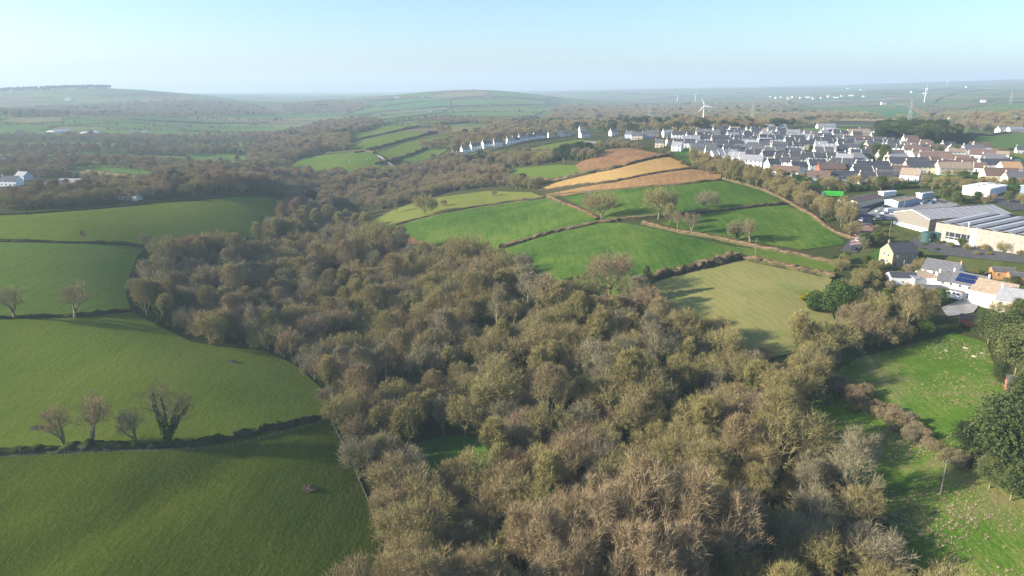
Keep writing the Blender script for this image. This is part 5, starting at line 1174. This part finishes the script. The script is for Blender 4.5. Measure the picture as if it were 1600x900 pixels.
# ------------------------------------------------------------------ sheds and factory
def frame_from(pA, pB, pC):
    """A,B: ends of the near gable; C: far corner along the side"""
    A,B,C = at(*pA),at(*pB),at(*pC); v = C-B; v.z = 0; L = v.length; v.normalize(); u = Vector((-v.y,v.x,0)); W = (A-B).dot(u)
    if W < 0: u = -u; W = -W
    mid = B+v*L/2+u*W/2; return mid, W, L, math.atan2(v.y,v.x)
def shed(pA,pB,pC,eh,pitch,wall,roof,label,sheets=0,name='shed',W=None,L=None,rows=True):
    mid,w0,l0,ang = frame_from(pA,pB,pC); W = W or w0; L = L or l0
    z0 = float(H(mid.x,mid.y)); e = empty(name,(mid.x,mid.y,z0),ang); tag(e,label,'shed')
    tn = math.tan(R(pitch)); rh = eh+W/2*tn
    MB().prism([(-W/2,-2.5),(W/2,-2.5),(W/2,eh),(0,rh),(-W/2,eh)],-L/2,L/2).obj('wall',wall,e)
    n = sheets or 1; dx = (L+.6)/n
    for s in (-1,1):
        for k in range(n):                      # roofing sheets, each lapped a little
            x0 = -L/2-.3+k*dx; up = .05*(k%2)+random.uniform(0,.03)
            MB().prism([(0,rh+.03+up),(s*(W/2+.35),eh-.35*tn+.03+up),(s*(W/2+.35),eh-.35*tn+.14+up),(0,rh+.14+up)],x0,x0+dx-.05).obj('roof_sheet',roof if random.random() > .12 or n < 5 else 'roof_light' if 'metal' in roof else roof,e)
    MB().tube([(-L/2-.3,0,rh+.2),(L/2+.3,0,rh+.2)],.18,5).obj('ridge','lead_trim',e)
    for s in (-1,1): MB().prism([(0,rh+.18),(s*(W/2+.4),eh-.4*tn+.18),(s*(W/2+.4),eh-.4*tn-.15),(0,rh-.15)],-L/2-.42,-L/2-.31).obj('barge_board','paint_white',e)
    return e,W,L
e1,W1,L1 = shed((1381,358),(1437,362),(1564,344),5.0,15,'timber_grey','roof_fibre','long fibre-cement roofed shed beside the lane',26,W=21)
MB().box(-L1/2-.12,-L1/2-.02,-W1/2+.3,W1/2-.3,-2.4,.5).obj('plinth','paint_white',e1)
shed((1304,325),(1338,328),(1380,316),3.6,14,'cream_render','tile_brown','low workshop with brown roof and pale gable',8)
shed((1385,322),(1402,326),(1434,318),3.4,12,'blue_render','tile_tan','blue workshop with tan roof',6)
shed((1428,312),(1440,313),(1458,309),3.4,10,'blue_render','roof_metal','small workshop with white metal roof',5)
shed((1368,308),(1380,309),(1400,306),3.0,10,'white_render','roof_white','small white roofed store behind the workshops',3)
shed((1503,304),(1545,309),(1572,300),4.5,6,'cladding_white','roof_white','flat white warehouse behind the trees',6)
shed((1578,309),(1640,312),(1700,298),5.0,6,'cladding_blue','roof_white','blue and white warehouse at the estate edge',6)
shed((130,211),(136,212),(156,210),5.0,16,'cladding_white','roof_white','long pinkish white farm shed by distant trees',4)
shed((78,208),(84,209),(110,207),4,12,'cladding_white','roof_metal','low farm shed with pale roof by distant trees',4)
# factory: concrete panel walls, a row of curved north-light roofs
A,B,Cc = at(1458,377),at(1585,398),at(1640,372)
u = (B-A); u.z = 0; FW = u.length*1.35; u.normalize(); v = Vector((-u.y,u.x,0)); FL = 46.0
base = A; z0 = float(H(A.x+u.x*20,A.y+u.y*20)); fe = empty('factory',(base.x,base.y,z0),math.atan2(u.y,u.x)); tag(fe,'concrete panelled factory with ribbed curved roofs','factory')
FH = 8.8
MB().box(.2,FW,.25,FL,-3,FH-.3).obj('wall_core','cladding_concrete',fe)
npan = int(FW/2.4)
for k in range(npan):                            # wall panels
    x0 = k*FW/npan; white = 5 <= k <= 6
    if 2 <= k <= 5: MB().box(x0+.03,x0+FW/npan-.03,.0,.22,5.4,FH).obj('wall_panel','cladding_concrete',fe); MB().box(x0+.03,x0+FW/npan-.03,.0,.22,-2.5,2.2).obj('wall_panel','cladding_white',fe); w_ = MB().box(x0+.1,x0+FW/npan-.1,.08,.2,2.3,5.3).obj('window','glass_dark',fe); MB().box(x0+.1,x0+FW/npan-.1,.03,.10,3.2,3.36).box(x0+FW/npan/2-.06,x0+FW/npan/2+.06,.03,.10,2.3,5.3).obj('glazing_bar','frame_white',w_)
    else: MB().box(x0+.03,x0+FW/npan-.03,0,.22,-2.5,FH).obj('wall_panel','cladding_white' if k in (6,) else 'cladding_concrete',fe)
for k in range(int(FL/2.4)): MB().box(-.02,.2,.3+k*2.4,.3+k*2.4+2.34,-2.5,FH).obj('wall_panel','cladding_concrete',fe)
nb = 7; bw = FW/nb
for k in range(nb):                              # barrel bays running back from the front wall
    x0 = k*bw; vs = []; n = 7
    prof = [(x0+bw*j/n*.97, FH-.25+1.0*math.sin(math.pi*(j/n)**.8)) for j in range(n+1)]
    bay = MB()
    for j in range(n):
        (xa,za),(xb,zb) = prof[j],prof[j+1]
        bay.add([(xa,.1,za),(xb,.1,zb),(xb,FL,zb),(xa,FL,za),(xa,.1,za-.15),(xb,.1,zb-.15),(xb,FL,zb-.15),(xa,FL,za-.15)],[(0,1,2,3),(7,6,5,4),(0,4,5,1),(2,6,7,3)])
    br = bay.obj('roof_bay','roof_fibre',fe)
    MB().add([(prof[3][0],3,prof[3][1]+.06),(prof[4][0],3,prof[4][1]+.06),(prof[4][0],FL-3,prof[4][1]+.06),(prof[3][0],FL-3,prof[3][1]+.06)],[(0,1,2,3)]).obj('rooflight','roof_light',br)
    MB().box(x0+bw*.97-.02,x0+bw*1.0,.1,FL,FH-.5,FH+.55).obj('gutter','roof_felt',br)
MB().tube([(FW*.3,.6,FH+.2),(FW*.3,.6,FH+2.2)],.25,8).obj('flue','paint_white',fe)
tk = tag(empty('storage_tank', at(1447,378)), 'dark green cylindrical tank beside the factory','tank')
for x in (0,4.6):
    MB().tube([(x,0,-1),(x,0,4.6),(x,0,5.0)],[2.6,2.6,1.2],18).obj('tank_body','tank_green',tk)
    MB().tube([(x,-2.62,1.2),(x,-2.62,2.0)],.15,6).obj('valve','metal_grey',tk)
cont = tag(empty('container', at(1301,308), R(-14)), 'bright green sheeted trailer behind the tree belt','trailer')
MB().prism([(-1.3,.9),(1.3,.9),(1.3,3.2),(.7,3.6),(-.7,3.6),(-1.3,3.2)],-5.5,5.5).obj('cover','green_sheet',cont); MB().box(-6.4,-5.6,-1.2,1.2,.8,3.0).obj('end_panel','car_white',cont)
for x in (-4,3,4.2):
    for y in (-1.05,1.05): MB().tube([(x,y-.12,.48),(x,y+.12,.48)],.48,12).obj('wheel','rubber',cont)

# ------------------------------------------------------------------ vehicles
def car_mesh(paint):
    b = MB().prism([(-.86,.32),(.86,.32),(.90,.62),(.86,.92),(-.86,.92),(-.90,.62)],-2.1,2.1).mesh('body',paint)
    c = MB().add([(-1.5,-.80,.92),(1.05,-.80,.92),(1.05,.80,.92),(-1.5,.80,.92),(-1.15,-.64,1.45),(.35,-.64,1.45),(.35,.64,1.45),(-1.15,.64,1.45)],[(0,1,5,4),(1,2,6,5),(2,3,7,6),(3,0,4,7)]).mesh('windows','glass_dark')
    t = MB().add([(-1.15,-.64,1.46),(.35,-.64,1.46),(.35,.64,1.46),(-1.15,.64,1.46),(-1.1,-.6,1.50),(.3,-.6,1.50),(.3,.6,1.50),(-1.1,.6,1.50)],[(4,5,6,7),(0,1,5,4),(1,2,6,5),(2,3,7,6),(3,0,4,7)]).mesh('cabin_roof',paint)
    w = MB().tube([(0,-.10,0),(0,.10,0)],.32,12).mesh('wheel','rubber')
    return b,c,t,w
def van_mesh(paint):
    b = MB().prism([(-.98,.35),(.98,.35),(.98,1.9),(.85,2.25),(-.85,2.25),(-.98,1.9)],-2.6,1.6).prism([(-.95,.35),(.95,.35),(.95,1.1),(-.95,1.1)],1.6,2.6).mesh('body',paint)
    c = MB().add([(1.58,-.85,2.15),(1.58,.85,2.15),(2.35,.85,1.12),(2.35,-.85,1.12)],[(0,1,2,3)]).add([(1.62,-.9,2.0),(2.3,-.9,1.12),(1.62,-.9,1.12)],[(0,1,2)]).mesh('windows','glass_dark')
    t = MB().box(-2.4,1.4,-.7,.7,2.25,2.29).mesh('cabin_roof',paint)
    w = MB().tube([(0,-.12,0),(0,.12,0)],.36,12).mesh('wheel','rubber'); return b,c,t,w
VEH = {p: car_mesh('car_'+p) for p in ('white','dark','blue','silver','red')}; VEH['van'] = van_mesh('car_white')
CN = {'white':'white','dark':'black','blue':'blue','silver':'silver','red':'red'}
def vehicle(kind, px, py, rot, place, group=None):
    w = at(px,py); e = empty('van' if kind == 'van' else 'parked_car', w+Vector((0,0,.35)), R(rot)); b,c,t,wh = VEH[kind]
    link('body',b,e); link('windows',c,e); link('cabin_roof',t,e)
    for x in ((-1.3,1.35) if kind != 'van' else (-1.6,1.7)):
        for y in (-.82,.82): link('wheel',wh,e,(x,y,.32))
    lab = ('white van ' if kind == 'van' else CN[kind]+' car ')+place
    return tag(e, lab, 'van' if kind == 'van' else 'car', lab)
for k,px,py,rt,pl in [('white',1374,332,10,'parked in the workshop yard'),('white',1382,335,30,'parked in the workshop yard'),('van',1390,333,15,'parked in the workshop yard'),('white',1397,337,160,'parked in the workshop yard'),('silver',1378,341,20,'parked in the workshop yard'),('silver',1371,345,5,'parked in the workshop yard'),
  ('van',1428,317,0,'outside the blue workshop'),('silver',1443,320,20,'beside the blue workshop'),('dark',1450,317,20,'beside the blue workshop'),('blue',1456,319,30,'beside the blue workshop'),('silver',1460,314,60,'beside the blue workshop'),('dark',1384,325,0,'beside the brown roofed workshop'),('white',1346,346,50,'on the lane by the tree belt'),
  ('dark',1414,443,10,'by the low outbuilding'),('silver',1381,411,20,'in front of the stone house gable'),('dark',1450,472,30,'beside the round evergreen'),('silver',1458,478,-20,'beside the round evergreen'),
  ('white',1340,272,0,'on the town street'),('blue',1310,277,0,'on the town street'),('dark',1295,276,0,'on the town street'),('red',1334,279,0,'on the town street'),('dark',1600,258,-40,'on the road by the last houses'),('blue',1590,252,-40,'on the road by the last houses'),('white',1340,378,70,'on the red road surfacing'),('dark',1333,391,60,'on the lane below the red surfacing')]:
    vehicle(k,px,py,rt,pl)

# ------------------------------------------------------------------ poles, fences, turbines, pylons, sheep
def pole(px,py,h,label,arm=True):
    e = tag(empty('utility_pole', at(px,py)), label, 'pole')
    MB().tube([(0,0,-.5),(0,0,h)],[.19,.12],8).obj('post','timber_pole',e)
    if arm:
        MB().box(-.9,.9,-.07,.07,h-.55,h-.40).obj('crossarm','timber_pole',e)
        for x in (-.75,0,.75): MB().tube([(x,0,h-.40),(x,0,h-.18)],.06,6).obj('insulator','lead_trim',e)
    return e
poles = [pole(1469,774,9.2,'wooden utility pole standing in the tussocky meadow'), pole(1303,525,8.5,'wooden pole at the corner of the hayfield'), pole(1180,398,8,'pale pole with crossarm by the russet hedge'), pole(1455,302,15,'tall pale lamp mast behind the workshops',False), pole(1389,372,8,'thin pole on the grass by the long shed',False), pole(1412,326,7,'thin pole beside the blue workshop',False)]
def wire(p, q, hp, hq, dx):
    a = p.location+Vector((dx,0,hp)); b = q.location+Vector((dx,0,hq)); pts = [a.lerp(b,t)+Vector((0,0,-1.2*4*t*(1-t))) for t in np.linspace(0,1,13)]
    tag(MB().tube(pts,.005,4).obj('power_line','lead_trim'), 'thin overhead wire from the meadow pole to the hayfield corner pole', 'wire', 'overhead wires')
for dx in (-.75,0,.75): wire(poles[0],poles[1],9.0,8.3,dx)
# stake fence in front of the hedge bank
Lf, df = px_line([(-40,720),(20,716),(90,712),(160,709),(250,707),(330,702),(400,690),(460,674),(510,660)], 1.0)
fe_ = tag(empty('stake_fence', V3(*Lf[0])), 'line of thin pale fence stakes with wire along the dark bank', 'fence')
o0 = fe_.location; stake = MB().tube([(0,0,-.3),(0,0,1.25)],[.07,.06],5).mesh('stake','timber_grey')
sp_ = list(range(0,len(Lf),4)); 
for k in sp_: link('stake',stake,fe_,V3(*Lf[k])-o0)
for hz in (.4,.75,1.1): MB().tube([V3(*Lf[k])-o0+Vector((0,0,hz)) for k in sp_],.012,3).obj('strand','metal_grey',fe_)
# field-edge fence along the wood
Lf2, _ = px_line([(517,660),(545,715),(575,785),(592,830)], 1.0); f2 = tag(empty('stake_fence', V3(*Lf2[0])), 'weathered stake fence between near pasture and wood', 'fence')
for k in range(0,len(Lf2),3): link('stake',stake,f2,V3(*Lf2[k])-f2.location)
for hz in (.5,1.0): MB().tube([V3(*Lf2[k])-f2.location+Vector((0,0,hz)) for k in range(0,len(Lf2),3)],.012,3).obj('strand','metal_grey',f2)
Lf3, _ = px_line([(1462,546),(1480,542),(1500,538)], .8); f3 = tag(empty('rail_fence', V3(*Lf3[0])), 'short grey post fence at the top of the rough meadow', 'fence')
for k in range(0,len(Lf3),3): link('stake',stake,f3,V3(*Lf3[k])-f3.location)
MB().tube([V3(*Lf3[k])-f3.location+Vector((0,0,1.0)) for k in range(0,len(Lf3),3)],.05,4).obj('rail','timber_grey',f3)
for k,(px,py) in enumerate([(1478,549),(1509,545),(1522,558),(1534,553)]):
    mb = MB().box(-.75,.75,-.35,.35,0,.12).box(-.75,-.68,-.35,.35,.12,.4).box(.68,.75,-.35,.35,.12,.4).box(-.68,.68,-.35,-.28,.12,.4).box(-.68,.68,.28,.35,.12,.4); tag(mb.obj('water_trough','stone_pale',None,at(px,py),random.uniform(0,3)), 'pale trough-like block at the top of the rough meadow','trough','pale blocks in the meadow')
def turbine(px,py,h,bl,rot,label,spin=.5):
    w = at(px,py); e = tag(empty('wind_turbine', w, R(rot)), label, 'wind turbine')
    MB().tube([(0,0,-2),(0,0,h*.5),(0,0,h)],[h*.036,h*.030,h*.022],12).obj('tower','metal_white',e)
    nac = MB().box(-h*.02,h*.02,-h*.035,h*.06,h-h*.015,h+h*.03).obj('nacelle','metal_white',e)
    MB().tube([(0,-h*.035,h+.006*h),(0,-h*.07,h+.006*h)],[h*.022,h*.008],10).obj('hub','metal_white',e)
    for k in range(3):
        a = spin+k*2*math.pi/3; d = Vector((math.sin(a),0,math.cos(a))); q = Vector((math.cos(a),0,-math.sin(a))); c = Vector((0,-h*.055,h+.006*h)); cw = bl*.11
        vs = []
        for t,wd in ((.02,.5),(.2,1.0),(.6,.65),(1.0,.18)):
            p = c+d*bl*t; vs += [p-q*cw*wd*.4+Vector((0,-.12,0)), p+q*cw*wd*.6+Vector((0,-.12,0)), p+q*cw*wd*.6+Vector((0,.12,0)), p-q*cw*wd*.4+Vector((0,.12,0))]
        fs = [(4*j+i,4*j+(i+1)%4,4*j+4+(i+1)%4,4*j+4+i) for j in range(3) for i in range(4)]+[(3,2,1,0),(12,13,14,15)]
        MB().add(vs,fs).obj('blade','metal_white',e)
turbine(1098,196,26,11.5,-15,'white wind turbine standing behind the town', 1.75)
turbine(1058,160,42,20,10,'small white turbine on the far slope beside a second one', .3); turbine(1086,160,42,20,0,'white turbine on the far slope nearer the brown field', .9)
turbine(1444,160,50,22,70,'slim white turbine on the far hillside', .1); turbine(1480,132,60,28,0,'faint white turbine on the skyline', .6)
def pylon(px,py,h,label):
    e = tag(empty('pylon', at(px,py)), label, 'pylon'); w = h*.10; mb = MB(); lv = [0,.25,.45,.62,.76,.88,1.0]; ww = [1,.68,.48,.36,.28,.2,.04]
    cor = [[Vector((sx*w*a,sy*w*a,h*z)) for sx,sy in ((-1,-1),(1,-1),(1,1),(-1,1))] for z,a in zip(lv,ww)]
    for a,b in zip(cor[:-1],cor[1:]):
        for i in range(4): mb.tube([a[i],b[i]],.16,4,cap=False); mb.tube([a[i],b[(i+1)%4]],.09,3,cap=False); mb.tube([a[(i+1)%4],b[i]],.09,3,cap=False)
    mb.obj('lattice','metal_grey',e)
    for z,l in ((.66,.17),(.78,.20),(.90,.15)): MB().tube([(-h*l,0,h*z),(0,0,h*(z+.03)),(h*l,0,h*z)],.16,4).obj('crossarm','metal_grey',e)
pylon(1419,197,42,'grey lattice pylon rising behind the dark pines'); pylon(1174,192,44,'grey lattice pylon behind the town roofs'); pylon(1014,190,44,'grey lattice pylon in front of the distant woods'); pylon(1578,164,44,'faint lattice pylon on the far hillside')
sb = None
def sheep_me():
    vs, fs = [], []; n,m = 10,7
    for j in range(m):
        t = j/(m-1); x = -.55+1.1*t; rr = .30*math.sin(math.pi*(.12+.76*t))**.6
        for k in range(n): a = k*2*math.pi/n; vs.append((x, rr*math.cos(a)*.95, .62+rr*math.sin(a)))
    fs = [(j*n+k,j*n+(k+1)%n,(j+1)*n+(k+1)%n,(j+1)*n+k) for j in range(m-1) for k in range(n)]+[tuple(range(n))[::-1],tuple((m-1)*n+k for k in range(n))]
    body = MB().add(vs,fs).tube([(.45,0,.72),(.68,0,.72)],[.16,.12],8)
    body.tube([(.62,0,.76),(.80,0,.62),(.90,0,.52)],[.12,.10,.06],8,1)
    for x in (-.36,.34):
        for y in (-.14,.14): body.tube([(x,y,.5),(x+.03,y,.25),(x,y,0)],[.07,.045,.04],6,1)
    for y in (-.13,.13): body.tube([(.66,y*.7,.80),(.64,y*1.7,.78)],[.05,.02],5,1)
    return body.mesh('sheep',['sheep_wool','sheep_face'],True)
SM = sheep_me()
for px,py in [(546,253),(573,250),(578,247),(579,250),(621,197),(631,196),(624,200),(628,194)]:
    w = at(px,py); o = link('sheep',SM,None,w+Vector((0,0,.3)),random.uniform(0,6),1.5); tag(o,'white sheep grazing on the hillside pasture','sheep','sheep on the hillside')

# ------------------------------------------------------------------ tussocks in the rough meadows
def tuft_mesh(n=26, h=.55, w=.5):
    r = RNG; a = r.uniform(0,6.28,n); b = np.column_stack([np.cos(a)*r.uniform(0,w*.5,n),np.sin(a)*r.uniform(0,w*.5,n),np.zeros(n)]); tip = b+np.column_stack([np.cos(a)*r.uniform(.1,.5,n),np.sin(a)*r.uniform(.1,.5,n),r.uniform(.4,1,n)*h])
    s = np.column_stack([-np.sin(a),np.cos(a),np.zeros(n)])*.05
    return np.stack([b-s,b+s,tip],1).reshape(-1,3)
def tussocks(name, polys, N, label, h=.55):
    V = []
    for P in polys:
        x0,y0 = P.min(0); x1,y1 = P.max(0); q = RNG.uniform([x0,y0],[x1,y1],(N,2)); q = q[in_poly(q[:,0],q[:,1],P)]
        f = np.sin(q[:,0]/7+1.7*np.sin(q[:,1]/9))+np.sin(q[:,1]/5.3+q[:,0]/13); q = q[f+RNG.normal(0,.7,len(q)) > .35]
        for x,y in q:
            s = RNG.uniform(.4,1.25); t = tuft_mesh(16,h)*s; t[:,0] += x; t[:,1] += y; t[:,2] += float(H(x,y))+.12; V.append(t)
    V = np.vstack(V); o = link(name, fast_mesh(name,V,np.arange(len(V)).reshape(-1,3),3,'dead_grass')); tag(o,label,kind='stuff')
tussocks('meadow_tussocks',[FIELD_POLYS[21]],4200,'pale dead grass tussocks scattered over the upper rough meadow')
tussocks('pole_meadow_tussocks',[FIELD_POLYS[22]],9000,'pale dead grass tussocks crowded over the pole meadow')

# ------------------------------------------------------------------ haze: the hazy air over the land
zb, ztop = float(GH.min())-3, float(GH.max())+60
hb = MB().box(-14200,14200,-14200,14200,zb,ztop).mesh('haze','rubber')
hm = bpy.data.materials.new('hazy_air'); hm.use_nodes = True
hn = hm.node_tree.nodes; hn.remove(hn['Principled BSDF'])
pv = hn.new('ShaderNodeVolumePrincipled'); pv.inputs['Color'].default_value = (.68,.86,1.0,1); pv.inputs['Density'].default_value = HAZE_DENSITY
pv.inputs['Anisotropy'].default_value = .1
hm.node_tree.links.new(pv.outputs[0], hn['Material Output'].inputs['Volume'])
hm.cycles.volume_sampling = 'DISTANCE'; hm.cycles.homogeneous_volume = True
hb.materials.clear(); hb.materials.append(hm)
tag(link('haze', hb), kind='stuff')
